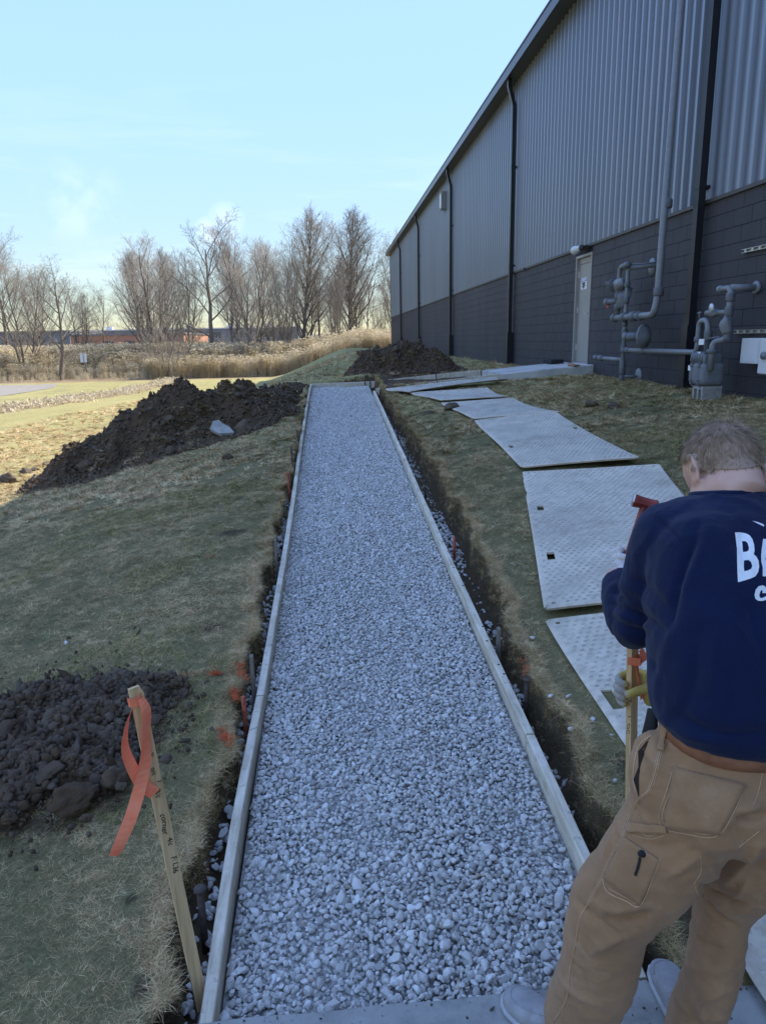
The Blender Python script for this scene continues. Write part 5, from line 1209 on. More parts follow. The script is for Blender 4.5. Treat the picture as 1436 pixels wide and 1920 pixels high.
# ================================================================== the worker
from mathutils.bvhtree import BVHTree
def fabric(name, c, var, weave=900, rough=.92, worn=None, wsc=5.0, sheen=.15):
    t = MT(name); v = t.pos(obj=True); a = t.noise(wsc, 5, .6, v); col = t.ramp(a, [(.3, tuple(x * (1 - var) for x in c)), (.7, tuple(min(1, x * (1 + var)) for x in c))])
    if worn: col = t.mix(t.mth('MULTIPLY', t.mth('SUBTRACT', t.noise(9, 6, .7, v), .52), 2.6, True), col, worn)
    t.bump(t.mth('ADD', t.noise(weave, 2, .5, v), t.mth('ADD', t.mth('MULTIPLY', t.noise(weave * .25, 3, .6, v), .7), t.mth('MULTIPLY', t.noise(38, 5, .62, v, 1.2), 4.5))), .42, .0016)
    m = t.out(col, rough, .15); t.b.inputs['Sheen Weight'].default_value = sheen; t.b.inputs['Sheen Roughness'].default_value = .5; return m
M['shirt'] = fabric('navy_cotton', (.0058, .0108, .041), .14, 900, .95, None, 6, .10)
M['duck'] = fabric('brown_duck_canvas', (.33, .185, .092), .14, 700, .92, (.45, .29, .175), 7, .12)
M['thread'] = simple('tan_thread', (.52, .34, .205), .9, .1, var=.2, scale=300)
M['inner'] = simple('dark_pocket_lining', (.035, .026, .022), .95, .1)
M['belt'] = simple('brown_leather_belt', (.27, .115, .06), .55, .35, var=.3, scale=30, bump=.2)
t = MT('skin'); v = t.pos(obj=True); a = t.noise(14, 4, .6, v); t.bump(t.noise(500, 3, .6, v), .12, .0006)
M['skin'] = t.out(t.ramp(a, [(.3, (.52, .30, .22)), (.7, (.60, .37, .285))]), .55, .35); t.b.inputs['Subsurface Weight'].default_value = .12; t.b.inputs['Subsurface Radius'].default_value = (.012, .005, .003); t.b.inputs['Subsurface Scale'].default_value = .6
t = MT('hair'); v = t.pos(obj=True); M['hair'] = t.out(t.ramp(t.noise(60, 4, .6, v), [(.3, (.17, .105, .06)), (.7, (.38, .255, .155))]), .55, .4)
t = MT('scalp_stubble'); v = t.pos(obj=True); M['scalp'] = t.out(t.ramp(t.noise(220, 4, .7, v), [(.3, (.22, .15, .105)), (.7, (.40, .28, .20))]), .7, .3)
M['suede'] = fabric('dusty_grey_suede', (.30, .28, .275), .18, 500, .95, (.40, .38, .365), 18, .1)
M['sole'] = simple('grey_rubber_sole', (.40, .39, .385), .8, .3, var=.15, scale=40)
M['glove_y'] = fabric('yellow_leather_glove', (.50, .36, .10), .2, 400, .8, (.40, .33, .17), 40, .05)
M['glove_g'] = fabric('grey_glove_cloth', (.34, .31, .28), .15, 600, .92, (.44, .41, .37), 40, .05)
M['glove_w'] = fabric('pale_glove_leather', (.56, .52, .50), .12, 500, .85, (.42, .38, .34), 40, .05)
M['print'] = simple('white_shirt_print', (.74, .75, .76), .75, .2, var=.06, scale=120)
M['eye'] = simple('eye_white', (.7, .68, .65), .25, .5)
M['hammer_red'] = simple('worn_red_hammer', (.26, .035, .022), .45, .45, var=.45, scale=25)
M['hammer_face'] = simple('bare_steel_face', (.52, .52, .53), .3, .5, .7, var=.2, scale=60)

WO = np.array([.72, 1.50, 0.0])            # on the walk between his feet
def evald(o, mods):
    for nm, tp, kw in mods:
        m = o.modifiers.new(nm, tp)
        for k, v in kw.items(): setattr(m, k, v)
    bpy.context.view_layer.update()
    me = bpy.data.meshes.new_from_object(o.evaluated_get(bpy.context.evaluated_depsgraph_get())); bpy.data.objects.remove(o)
    V = np.empty(len(me.vertices) * 3, np.float32); me.vertices.foreach_get('co', V); V = V.reshape(-1, 3).astype(float)
    F = [tuple(p.vertices) for p in me.polygons]; bpy.data.meshes.remove(me); return V, F
def fuse(parts, vox, smooth=6):
    m = MB()
    for V, F in parts: m.add(V, F)
    o = mesh('tmp', m.V, m.F)
    return evald(o, [('r', 'REMESH', dict(mode='VOXEL', voxel_size=vox)), ('s', 'SMOOTH', dict(factor=.5, iterations=smooth))])
def normals(V, F):
    Fa = np.array([f[:3] for f in F]); n = np.cross(V[Fa[:, 1]] - V[Fa[:, 0]], V[Fa[:, 2]] - V[Fa[:, 0]]); N = np.zeros_like(V)
    mx = max(len(f) for f in F)
    for k in range(mx):
        idx = np.array([f[k] if k < len(f) else f[0] for f in F]); np.add.at(N, idx, n)
    return N / (np.linalg.norm(N, axis=1)[:, None] + 1e-12)
def loft(rings, n=28, cap=True):
    """rings: (centre, u half-axis vector, v half-axis vector, exponent)"""
    V = []; a = np.arange(n) * 2 * math.pi / n; ca, sa = np.cos(a), np.sin(a)
    for (c, u, v, e) in rings:
        x = np.sign(ca) * np.abs(ca) ** e; y = np.sign(sa) * np.abs(sa) ** e
        V.append(np.asarray(c)[None] + x[:, None] * np.asarray(u)[None] + y[:, None] * np.asarray(v)[None])
    F = grid_faces(len(rings), n, True)
    if cap: F += [tuple(range(n))[::-1], tuple(range((len(rings) - 1) * n, len(rings) * n))]
    return np.concatenate(V), F
def limb(pts, rs, fwd, ns=26, n=24):
    """pts centres, rs (side radius, front-back radius), fwd direction hints per point"""
    pts = np.asarray(pts, float); C_ = smoothpts(pts, ns); R_ = smoothpts(np.asarray(rs, float), ns); Fd = smoothpts(np.asarray(fwd, float), ns)
    tg = np.gradient(C_, axis=0); rings = []
    for c, r, f, tt in zip(C_, R_, Fd, tg):
        tt = nrm(tt); f = nrm(f - tt * np.dot(f, tt)); s = np.cross(tt, f); rings.append((c, s * r[0], f * r[1], 1.0))
    return loft(rings, n)
def ell(c, r, seed=None):
    V, F = _ICO[3]; return V * np.asarray(r) + np.asarray(c), F
def noise3(V, sc, oct=3, sd=0.0):
    return np.array([mnoise.fractal((p[0] * sc[0] + sd, p[1] * sc[1], p[2] * sc[2]), 1.0, 2.0, oct) for p in V])
class Surf:
    def __init__(s, V, F): s.t = BVHTree.FromPolygons([tuple(v) for v in V], F)
    def hit(s, x, y):
        r = ray(x, y); h = s.t.ray_cast(Vector(CAM), Vector(r))
        return (None, None) if h[0] is None else (np.array(h[0]), np.array(h[1]) if np.dot(h[1], r) < 0 else -np.array(h[1]))
    def line(s, pts, n):
        out = []
        for x, y in smoothpts(np.array(pts, float), n):
            p, q = s.hit(x, y)
            if p is not None: out.append((p, q))
        return out
def fold(V, N, sf, pts, amp, wid, n=14):
    L = np.array([p for p, q in sf.line(pts, n)])
    if len(L) < 2: return
    lo, hi = L.min(0) - 3 * wid, L.max(0) + 3 * wid; idx = np.where(np.all((V > lo) & (V < hi), 1))[0]
    if not len(idx): return
    Q = V[idx]; best = np.full(len(idx), 9.0); tb = np.zeros(len(idx))
    for k in range(len(L) - 1):
        a, b = L[k], L[k + 1]; ab = b - a; t_ = np.clip(((Q - a) @ ab) / (ab @ ab + 1e-12), 0, 1); d = np.linalg.norm(Q - (a + t_[:, None] * ab), axis=1)
        m = d < best; best[m] = d[m]; tb[m] = (k + t_[m]) / (len(L) - 1)
    V[idx] += N[idx] * (amp * (.55 * np.exp(-(best / wid) ** 2) + .60 * np.exp(-best / (wid * .55))) * np.sin(np.pi * (.08 + .84 * tb)) ** .7)[:, None]

# --- skeleton, from the photo
FW = np.array([0, 1., 0]); LFT = np.array([-1., 0, 0])
LF = nrm((-.66, .75, 0))                      # left leg is turned outwards
hipL, kneeL, ankL = np.array([.757, 1.300, .885]), np.array([.622, 1.395, .500]), np.array([.596, 1.486, .115])
hipR, kneeR, ankR = np.array([.922, 1.285, .885]), np.array([.912, 1.405, .500]), np.array([.885, 1.445, .115])
waist = np.array([.838, 1.300, 1.040])
c7 = at_d(1370, 922, 1.60); shL = at_d(1246, 988, 1.615); shR = np.array([2 * c7[0] - shL[0] + .01, shL[1], shL[2]])
elbL = np.array([.726, 1.590, 1.165]); wrL = np.array([.742, 1.735, 1.215])
elbR = np.array([1.06, 1.68, 1.13]); wrR = np.array([.905, 1.80, .905])

# --- trousers
parts = []
parts.append(limb([hipL + (0, 0, .10), hipL, hipL * .5 + kneeL * .5 + np.array([0, -.012, 0]), kneeL + (.0, -.005, 0), kneeL * .5 + ankL * .5 + np.array([0.005, -.022, 0]), ankL + (.0, -.01, -.01), ankL + (-.003, -.006, -.085)],
                  [(.105, .115), (.108, .122), (.098, .112), (.082, .098), (.076, .094), (.076, .092), (.082, .098)], [FW, FW, FW * .5 + LF * .5, LF, LF, LF, LF], 30))
parts.append(limb([hipR + (0, 0, .10), hipR, hipR * .5 + kneeR * .5 + np.array([0, -.015, 0]), kneeR + (.0, -.005, 0), kneeR * .5 + ankR * .5 + np.array([0, -.028, 0]), ankR + (0, -.015, -.01), ankR + (.0, -.012, -.085)],
                  [(.100, .115), (.102, .120), (.084, .104), (.060, .080), (.056, .078), (.056, .078), (.062, .086)], [FW] * 7, 30))
pel = []
for (dz, y, a, b, e) in ((.800, 1.305, .105, .095, 1), (.845, 1.285, .178, .125, .9), (.895, 1.275, .193, .137, .86), (.945, 1.278, .186, .134, .86), (.995, 1.288, .170, .126, .88), (1.035, 1.302, .158, .120, .9), (1.050, 1.308, .156, .119, .9)):
    pel.append(((.838, y, dz), (a, 0, 0), (0, b, .02), e))
parts.append(loft(pel, 40)); parts.append(ell((.765, 1.215, .905), (.088, .080, .095))); parts.append(ell((.915, 1.212, .905), (.088, .080, .095)))
parts.append(ell((.665, 1.315, .925), (.045, .075, .095)))
TVt, TFt = fuse(parts, .0062, 8)
sfT = Surf(TVt, TFt); N = normals(TVt, TFt)
z7 = lambda L: [(1240 + x * .21875, 1500 + y * .21875) for x, y in L]
z2 = lambda L: [(900 + x * .3733, 1350 + y * .3733) for x, y in L]
for L, a, w in ((z7([(540, 730), (640, 640), (760, 520), (830, 410)]), .007, .010), (z7([(470, 690), (420, 560), (340, 480)]), .005, .010), (z7([(350, 740), (450, 800), (560, 850), (690, 885)]), -.010, .011), (z7([(620, 840), (680, 780), (745, 700)]), .007, .009), (z7([(330, 820), (400, 900), (520, 1010), (640, 1090)]), -.010, .010), (z7([(290, 740), (350, 870), (420, 985)]), .006, .007),
                (z7([(480, 930), (600, 960), (720, 940)]), .006, .012), (z7([(300, 1200), (450, 1270), (610, 1290)]), -.006, .013), (z7([(340, 1040), (330, 1150), (345, 1180)]), .004, .007), (z7([(200, 1420), (400, 1470), (600, 1420)]), .006, .016), (z7([(350, 1900), (355, 1780), (420, 1700), (520, 1640)]), .008, .010), (z7([(120, 1660), (180, 1760), (260, 1850)]), .005, .009), (z7([(660, 160), (760, 170), (890, 130)]), -.012, .012), (z7([(560, 260), (700, 320), (740, 420)]), -.010, .025),
                (z2([(640, 1010), (740, 1000), (840, 970)]), -.010, .012), (z2([(590, 940), (700, 960), (840, 930)]), .006, .014), (z2([(470, 900), (540, 960), (640, 1050), (700, 1080)]), -.007, .014), (z2([(760, 1080), (640, 1120), (560, 1180)]), .007, .014), (z2([(940, 790), (1040, 720), (1140, 640)]), .006, .010), (z2([(640, 430), (700, 520), (720, 600)]), .006, .016), (z2([(820, 620), (900, 640), (1010, 620)]), -.006, .016), (z2([(1240, 560), (1330, 470), (1420, 420)]), .006, .012), (z2([(440, 1200), (520, 1290), (560, 1400)]), -.005, .016), (z2([(420, 1330), (520, 1400), (640, 1440)]), .006, .016), (z2([(800, 160), (830, 250), (850, 330)]), -.008, .013), (z2([(690, 560), (660, 620), (610, 740)]), .005, .010)):
    fold(TVt, N, sfT, L, a * 1.6, w * .95)
rdg = 1 - np.abs(noise3(TVt, (11, 11, 16), 2, 11.0)) * 2.2
TVt = TVt + N * (.0032 * np.maximum(rdg, 0) ** 2 + .0030 * noise3(TVt, (14, 14, 9), 3, 2.0) + .0012 * noise3(TVt, (45, 45, 30), 2, 7.0))[:, None]
sfT = Surf(TVt, TFt)

# --- shirt
tor = []
sp_ = smoothpts([waist + (0, -.002, -.006), (.842, 1.303, 1.085), (.852, 1.345, 1.190), (.868, 1.420, 1.310), (.885, 1.480, 1.400), c7 + (.0, .01, -.045), c7 + (0, .025, -.005)], 22)
hw = smoothpts([(.168, .132), (.186, .148), (.190, .152), (.188, .145), (.174, .120), (.125, .085), (.062, .062)], 22)
tg = np.gradient(sp_, axis=0)
for c, w, tt in zip(sp_, hw, tg):
    tt = nrm(tt); f = nrm(FW - tt * FW.dot(tt)); s = np.cross(f, tt); tor.append((c, s * w[0], f * w[1], .84))
parts = [loft(tor, 44)]
parts.append(ell(c7 + (-.07, .0, -.06), (.095, .075, .055))); parts.append(ell(c7 + (.075, .0, -.06), (.095, .075, .055)))
aF = nrm((-.2, 1, .3))
parts.append(limb([shL * .6 + c7 * .4 + np.array([0, .0, -.06]), shL + (.012, 0, -.012), shL * .62 + elbL * .38 + np.array([-.002, -.007, 0]), shL * .25 + elbL * .75 + np.array([-.001, -.009, 0]), elbL + (-.004, -.012, -.01), elbL * .65 + wrL * .35 + np.array([-.006, 0, -.004]), elbL * .3 + wrL * .7 + np.array([-.002, 0, 0]), wrL],
                  [(.085, .085), (.068, .078), (.061, .072), (.058, .068), (.056, .060), (.057, .058), (.052, .052), (.043, .043)], [aF] * 8, 30))
parts.append(limb([shR * .6 + c7 * .4 + np.array([0, .0, -.06]), shR + (-.012, 0, -.012), shR * .6 + elbR * .4, elbR, elbR * .5 + wrR * .5, wrR],
                  [(.085, .085), (.074, .080), (.070, .076), (.062, .064), (.056, .056), (.043, .043)], [aF] * 6, 26))
SV, SF = fuse(parts, .0066, 8)
sfS = Surf(SV, SF); N = normals(SV, SF)
z1 = lambda L: [(1000 + x * .3230, 780 + y * .3230) for x, y in L]
for L, a, w in ((z1([(680, 580), (780, 650), (860, 730), (905, 810)]), -.0035, .006), (z1([(960, 620), (930, 740), (880, 860), (840, 980), (815, 1100), (800, 1220)]), -.012, .012), (z1([(1000, 640), (960, 780), (900, 930), (870, 1060)]), .006, .014), (z1([(540, 1090), (500, 1050), (470, 1000)]), -.008, .009), (z1([(440, 1080), (520, 1120), (600, 1150), (680, 1190), (760, 1250)]), -.010, .010), (z1([(450, 1120), (560, 1180), (660, 1220), (740, 1260)]), .006, .009), (z1([(450, 1180), (560, 1235), (680, 1270)]), -.007, .010), (z1([(560, 950), (640, 980), (740, 1080), (790, 1180)]), -.006, .016), (z1([(480, 980), (560, 1000), (640, 1060), (740, 1150)]), .006, .013),
                (z1([(560, 830), (620, 760), (680, 660)]), .003, .010), (z1([(1240, 560), (1210, 720), (1230, 900)]), -.005, .020), (z1([(1010, 420), (1100, 470), (1250, 500), (1300, 560)]), .005, .016), (z1([(1000, 500), (1080, 540), (1180, 560)]), -.004, .016), (z1([(1260, 1080), (1290, 1250), (1340, 1420)]), -.007, .018), (z1([(1150, 1500), (1160, 1650), (1175, 1790)]), -.006, .012), (z1([(960, 1250), (940, 1450), (900, 1650), (800, 1780)]), -.007, .018), (z1([(820, 1260), (760, 1420), (720, 1560), (720, 1700)]), .007, .018), (z1([(720, 1740), (800, 1800), (900, 1850), (1050, 1890)]), .008, .011), (z1([(850, 1730), (950, 1800), (1150, 1850), (1340, 1840)]), -.008, .010), (z1([(1060, 1300), (1040, 1480), (1050, 1640)]), .006, .020), (z1([(1130, 1100), (1180, 1300), (1240, 1480)]), .005, .020), (z1([(640, 1350), (690, 1440), (760, 1540)]), -.006, .015)):
    fold(SV, N, sfS, L, a * (1.2 if a < 0 else .9), w * 1.15)
rdg = 1 - np.abs(noise3(SV, (7, 7, 5), 2, 17.0)) * 2.2
SV = SV + N * (.0030 * np.maximum(rdg, 0) ** 2 + .0042 * noise3(SV, (9, 9, 5), 3, 5.0) + .0020 * noise3(SV, (20, 20, 9), 2, 3.0) + .0012 * noise3(SV, (34, 34, 22), 2, 1.0))[:, None]
sfS = Surf(SV, SF)

# --- body (head, neck, trunk, limbs) as one skin
EC = at_d(1359, 885, 1.655)                                   # midway between the ears
pit_ = math.radians(34); hu = np.array([.02, math.sin(pit_), math.cos(pit_)]); hf = np.array([-.06, math.cos(pit_), -math.sin(pit_)]); hu = nrm(hu); hf = nrm(hf - hu * hf.dot(hu)); hs = np.cross(hu, hf)  # hs = his left
def HP(s, f, u): return EC + hs * s + hf * f + hu * u
D, Fh = _ICO[4]; HV = []
for d in D:
    s, f, u = d                                                # left, forward, up
    r = np.array([.0755, .096, .100]); p = d * r
    if u < 0: p[0] *= 1 - .20 * (-u) ** 1.2; p[1] *= 1 - .10 * (-u) if f < 0 else 1.0
    if f < -.2 and u < -.1: p[1] *= 1 - .35 * (-u)             # nape
    if f > .3:
        p[1] += .020 * math.exp(-((s / .13) ** 2 + ((u + .16) / .16) ** 2))          # nose
        p[1] += .006 * math.exp(-((u - .22) / .10) ** 2) - .009 * (math.exp(-(((s - .36) / .17) ** 2 + ((u - .06) / .12) ** 2)) + math.exp(-(((s + .36) / .17) ** 2 + ((u - .06) / .12) ** 2)))
        p[1] += .005 * math.exp(-((s / .3) ** 2 + ((u + .50) / .06) ** 2)) - .004 * math.exp(-((s / .32) ** 2 + ((u + .57) / .03) ** 2)) + .006 * math.exp(-((s / .3) ** 2 + ((u + .64) / .06) ** 2))
        p[1] += .012 * math.exp(-((s / .35) ** 2 + ((u + .9) / .14) ** 2))           # chin
    HV.append(HP(p[0], p[1] + .012, p[2] + .020))
parts = [(np.array(HV), Fh)]
parts.append(limb([HP(0, -.020, .0), HP(0, -.03, -.06), c7 + (0, .035, .0), c7 + (0, .03, -.07)], [(.058, .062), (.056, .062), (.062, .066), (.09, .06)], [FW] * 4, 14))
for sgn, tilt in ((1, 0), (-1, 0)):                            # ears
    e = []
    for k in range(9):
        a = -2.3 + 4.4 * k / 8; rr = .028 if k < 6 else .024
        e.append(HP(sgn * (.0765 + .010 + .004 * math.sin(a)), -.012 - .010 * math.cos(a) * .9 - .004, .002 + .031 * math.sin(a)))
    parts.append(tube_vf(smoothpts(e, 18), .0055, 8))
    parts.append(ell(HP(sgn * .080, -.008, .000), (.010, .016, .026)))
    parts.append(ell(HP(sgn * .0815, -.006, -.027), (.0075, .009, .011)))
trk = [((c - np.array([0, 0, 0])), u * .80, v * .80, e) for (c, u, v, e) in tor[:18]]
parts.append(loft(trk, 30))
parts.append(loft([(c, np.array(u) * .86, np.array(v) * .86, e) for c, u, v, e in pel], 30))
for a, b, c, r in ((hipL, kneeL, ankL, 1), (hipR, kneeR, ankR, 1)):
    parts.append(limb([a, a * .5 + b * .5, b, b * .6 + c * .4, c, c + (0, .02, -.06)], [(.078, .08), (.068, .07), (.052, .054), (.05, .056), (.036, .038), (.036, .05)], [FW] * 6, 18, 16))
for a, b, c in ((shL, elbL, wrL), (shR, elbR, wrR)):
    parts.append(limb([a * .7 + c7 * .3 + np.array([0, 0, -.03]), a + (0, 0, -.02), a * .5 + b * .5, b, b * .5 + c * .5, c, c + nrm(c - b) * .03], [(.055, .055), (.052, .055), (.046, .048), (.040, .042), (.036, .038), (.027, .03), (.026, .032)], [aF] * 7, 20, 16))
BV, BF = fuse(parts, .0045, 4)
person = mesh('person', BV, BF, M['skin'], None, True, WO); person.location = WO
tag(person, 'worker in navy shirt and brown work trousers bending over a stake, seen from behind', 'person')
def wear(name, V, F, mat, smooth=True, parent=None):
    p = parent or person; o = mesh(name, V, F, mat, p, smooth, WO); return o
trs = wear('trousers', TVt, TFt, M['duck']); sht = wear('shirt', SV, SF, M['shirt'])
for s in (-1, 1): wear('eye', *ell(HP(s * .030, .098, .036), (.012, .012, .012)), M['eye'])
for s in (-1, 1): wear('eyebrow', *tube_vf([HP(s * .014, .1105, .054), HP(s * .03, .110, .059), HP(s * .046, .102, .055)], .003, 6), M['hair'])
# hair: a stubble cap with short strands on it
sfB = Surf(BV, BF); cap_v, strands = [], MB(); g = np.random.default_rng(5)
def hairline(s, f, u):            # signed: > 0 where hair grows (head-local, metres from the ear line)
    if f < -.02: return u - (-.036 + .55 * abs(s) * .3)          # nape
    if f < .030: return u - .030                                 # above the ears
    return min(u - (.030 + (f - .03) * .9), .30)
keep, idm = [], {}
CD, CF_ = _ICO[4]
for d in CD:
    dirw = hs * d[0] + hf * d[1] + hu * d[2]; org = HP(0, .008, .030)
    h = sfB.t.ray_cast(Vector(org + dirw * .3), Vector(-dirw))
    p = np.array(h[0]) if h[0] is not None else org; cap_v.append(p + dirw * .0045)
cap_v = np.array(cap_v); loc = (cap_v - EC) @ np.stack([hs, hf, hu], 1)
ok = np.array([hairline(*l) > (0.0) and np.linalg.norm(l) < .17 for l in loc])
CF2 = [f for f in CF_ if all(ok[list(f)])]
used = sorted(set(i for f in CF2 for i in f)); rm = {i: k for k, i in enumerate(used)}
hair = wear('hair', cap_v[used], [tuple(rm[i] for i in f) for f in CF2], M['scalp'])
cand = [i for i in range(len(cap_v)) if np.linalg.norm(loc[i]) < .17]
crown = HP(.01, -.075, .105)
for _ in range(9000):
    i = cand[g.integers(len(cand))]; p = cap_v[i] + g.normal(0, .0035, 3); l = (p - EC) @ np.stack([hs, hf, hu], 1); hl = hairline(*l)
    if hl < .002 or (hl < .014 and g.random() < .5): continue
    nrm_ = nrm(p - HP(0, .01, .03)); flow = p - crown; flow = flow - nrm_ * flow.dot(nrm_); flow = nrm(flow + np.cross(nrm_, flow) * .35 + g.normal(0, .012, 3))
    L = (.020 + .012 * g.random()) if l[2] > .05 else .006 + .010 * max(0, min(1, hl / .03)); w = nrm(np.cross(flow, nrm_)) * .00055; lift = .12 + .12 * g.random()
    a = p + nrm_ * -.001; b = a + flow * L * .55 + nrm_ * L * lift * .6; c = a + flow * L + nrm_ * L * lift * .55
    strands.add([a - w, a + w, b + w, b - w, c], [(0, 1, 2, 3), (3, 2, 4)])
hs_o = wear('strands', strands.V, strands.F, M['hair'], False, hair); tag(hs_o, kind='stuff')

# --- trouser details, drawn on the cloth
def seam(px, r=.0014, n=26, off=.0006, name='seam', mat='thread', sf=None, par=None):
    L = (sf or sfT).line(px, n)
    if len(L) < 3: return
    # drop jumps across silhouettes
    P_ = [L[0]]
    for q in L[1:]:
        if np.linalg.norm(q[0] - P_[-1][0]) < .06: P_.append(q)
    if len(P_) < 3: return
    return wear(name, *tube_vf([p + q * off for p, q in P_], r, 5), M[mat], True, par or trs)
def patch(name, corners, off, mat, nu=12, nv=12, sf=None, par=None, th=.0016):
    c = [np.array(q, float) for q in corners]; V, ok_ = [], True; Pn = None
    for j in range(nv):
        for i in range(nu):
            u, v = i / (nu - 1), j / (nv - 1); q = (1 - u) * (1 - v) * c[0] + u * (1 - v) * c[1] + u * v * c[2] + (1 - u) * v * c[3]
            p, nn = (sf or sfT).hit(*q)
            if p is None: p, nn = Pn
            Pn = (p, nn); V.append(p + nn * off)
    o = wear(name, V, grid_faces(nv, nu), M[mat], True, par or trs); m = o.modifiers.new('thickness', 'SOLIDIFY'); m.thickness = th; m.offset = -1; return o
outs = z2([(935, 90), (900, 170), (880, 260), (850, 350), (790, 410), (740, 510), (715, 590), (640, 730), (600, 820), (540, 930), (500, 1000), (480, 1120), (450, 1260), (435, 1400), (370, 1520)])
seam(outs, .0014, 60); seam([(x + 3.4, y + .5) for x, y in outs[:10]], .0008, 40); seam([(x - 3.2, y) for x, y in outs[:10]], .0008, 40)
bp = z2([(972, 238), (1338, 326), (1200, 575), (930, 545)])
patch('back_pocket', bp, .0022, 'duck', 14, 14)
seam(z2([(972, 238), (1150, 300), (1338, 326)]), .0014); seam(z2([(968, 252), (1145, 314), (1330, 340)]), .0010)
bo_ = z2([(972, 238), (940, 350), (900, 480), (925, 545), (1040, 575), (1160, 592), (1225, 550), (1280, 450), (1338, 326)]); seam(bo_, .0011, 44)
seam(z2([(985, 250), (955, 360), (916, 478), (940, 530), (1050, 560), (1155, 575), (1212, 538), (1266, 445), (1318, 340)]), .0010, 44)
seam(z2([(945, 430), (1020, 470), (1120, 500), (1240, 490)]), .0011); seam(z2([(942, 444), (1018, 484), (1118, 514), (1232, 504)]), .0010)
patch('tool_pocket', z2([(722, 585), (905, 704), (803, 935), (625, 800)]), .0022, 'duck', 12, 12)
seam(z2([(722, 585), (780, 660), (820, 690), (905, 704)]), .0014); seam(z2([(905, 704), (870, 790), (803, 935), (730, 910), (640, 865), (615, 800)]), .0014, 34); seam(z2([(890, 712), (856, 790), (795, 918), (735, 895), (650, 850)]), .0010, 30)
patch('hammer_loop', z2([(748, 515), (940, 530), (945, 570), (735, 565)]), .0045, 'duck', 12, 5)
seam(z2([(750, 512), (800, 560), (850, 585), (900, 560), (938, 520)]), .0010); seam(z2([(735, 565), (800, 590), (870, 598), (945, 572)]), .0009)
patch('pocket_mouth', z2([(852, 90), (795, 160), (800, 385), (775, 300)]), .0012, 'inner', 5, 12, th=.0008)
seam(z2([(862, 78), (800, 130), (775, 220), (772, 310), (795, 395)]), .0016, 24)
seam(z2([(1300, 640)] + [(1400, 560)]), .0010, 8)
seam(z7([(335, 490), (340, 570), (330, 640), (290, 700), (285, 740), (320, 830)]), .0010, 20); seam(z7([(85, 1560), (60, 1680), (45, 1840)]), .0012, 12)
seam(z2([(1436, 180), (1420, 260), (1395, 370), (1370, 430)]), .0009, 16)
for L in (z2([(945, 18), (925, 80), (905, 155)]), z2([(1416, 122), (1412, 180), (1408, 232)])):
    (a0, b0), _, (a2, b2) = L; patch('belt_loop', [(a0 - 7, b0), (a0 + 7, b0 + 2), (a2 + 6, b2 + 2), (a2 - 6, b2)], .006, 'duck', 4, 9, th=.002)
# clip knife in the tool pocket
p, q = sfT.hit(*z2([(822, 672)])[0]); wear('pocket_knife', *ell(p + q * .001, (.013, .008, .008)), M['rubber'], True, trs)
seam(z2([(808, 690), (800, 730), (784, 778)]), .0034, 10, .004, 'knife_clip', 'rubber')
# belt under the shirt hem, knife sheath
rings = [((.838, 1.303 - .001 * k, 1.046 + dz), (.1605 + dr, 0, 0), (0, .1235 + dr, .02), .9) for k, (dz, dr) in enumerate(((-.018, 0), (-.016, .004), (.016, .004), (.018, 0)))]
wear('belt', *loft(rings, 48, False), M['belt'])
p = at_d(1221, 1357, 1.60); wear('tool_sheath', *limb([p + (.004, .01, .03), p, p + (-.006, -.004, -.035), p + (-.004, -.004, -.05)], [(.008, .016), (.012, .022), (.013, .022), (.006, .012)], [FW] * 4, 10, 12), M['rubber'])
# --- shirt seams and printed lettering
seam(z1([(705, 560), (760, 610), (850, 710), (905, 810)]), .0009, 18, .0004, 'seam', 'shirt', sfS, sht)
def print_on(name, polys):
    cu = bpy.data.curves.new('p', 'CURVE'); cu.dimensions = '2D'; cu.fill_mode = 'BOTH'
    for pl in polys:
        sp = cu.splines.new('POLY'); sp.points.add(len(pl) - 1); sp.use_cyclic_u = True
        for pt_, (x, y) in zip(sp.points, pl): pt_.co = (x * .1, y * .1, 0, 1)
    o = bpy.data.objects.new('p', cu); COL.objects.link(o); bpy.context.view_layer.update()
    me = bpy.data.meshes.new_from_object(o.evaluated_get(bpy.context.evaluated_depsgraph_get())); bpy.data.objects.remove(o)
    bm = bmesh.new(); bm.from_mesh(me); bmesh.ops.triangulate(bm, faces=bm.faces)
    for _ in range(3):
        ed = [e for e in bm.edges if e.calc_length() > .35]
        if ed: bmesh.ops.subdivide_edges(bm, edges=ed, cuts=1); bmesh.ops.triangulate(bm, faces=[f for f in bm.faces if len(f.verts) > 3])
    bm.verts.index_update(); V = []
    for v in bm.verts:
        p, q = sfS.hit(v.co.x * 10, v.co.y * 10)
        if p is None: p, q = V[-1] if V else c7, np.zeros(3)
        V.append(p + q * .0011)
    F = [tuple(v.index for v in f.verts) for f in bm.faces]; bm.free(); wear(name, V, F, M['print'], False, sht)
zt = lambda L: [(1356 + x * .10417, 950 + y * .10417) for x, y in L]
def rnd(L, n=4):
    return L
print_on('printed_letter', [zt([(205, 468), (300, 468), (400, 485), (470, 520), (520, 590), (550, 690), (558, 800), (545, 862), (590, 900), (630, 980), (642, 1080), (625, 1180), (570, 1260), (480, 1300), (370, 1335), (260, 1365), (250, 1180), (245, 1000), (240, 760)]),
                            zt([(333, 625), (400, 628), (435, 660), (460, 740), (455, 790), (420, 815), (348, 822), (345, 720)]), zt([(367, 972), (450, 965), (495, 1000), (516, 1070), (500, 1120), (450, 1150), (372, 1168), (364, 1070)])])
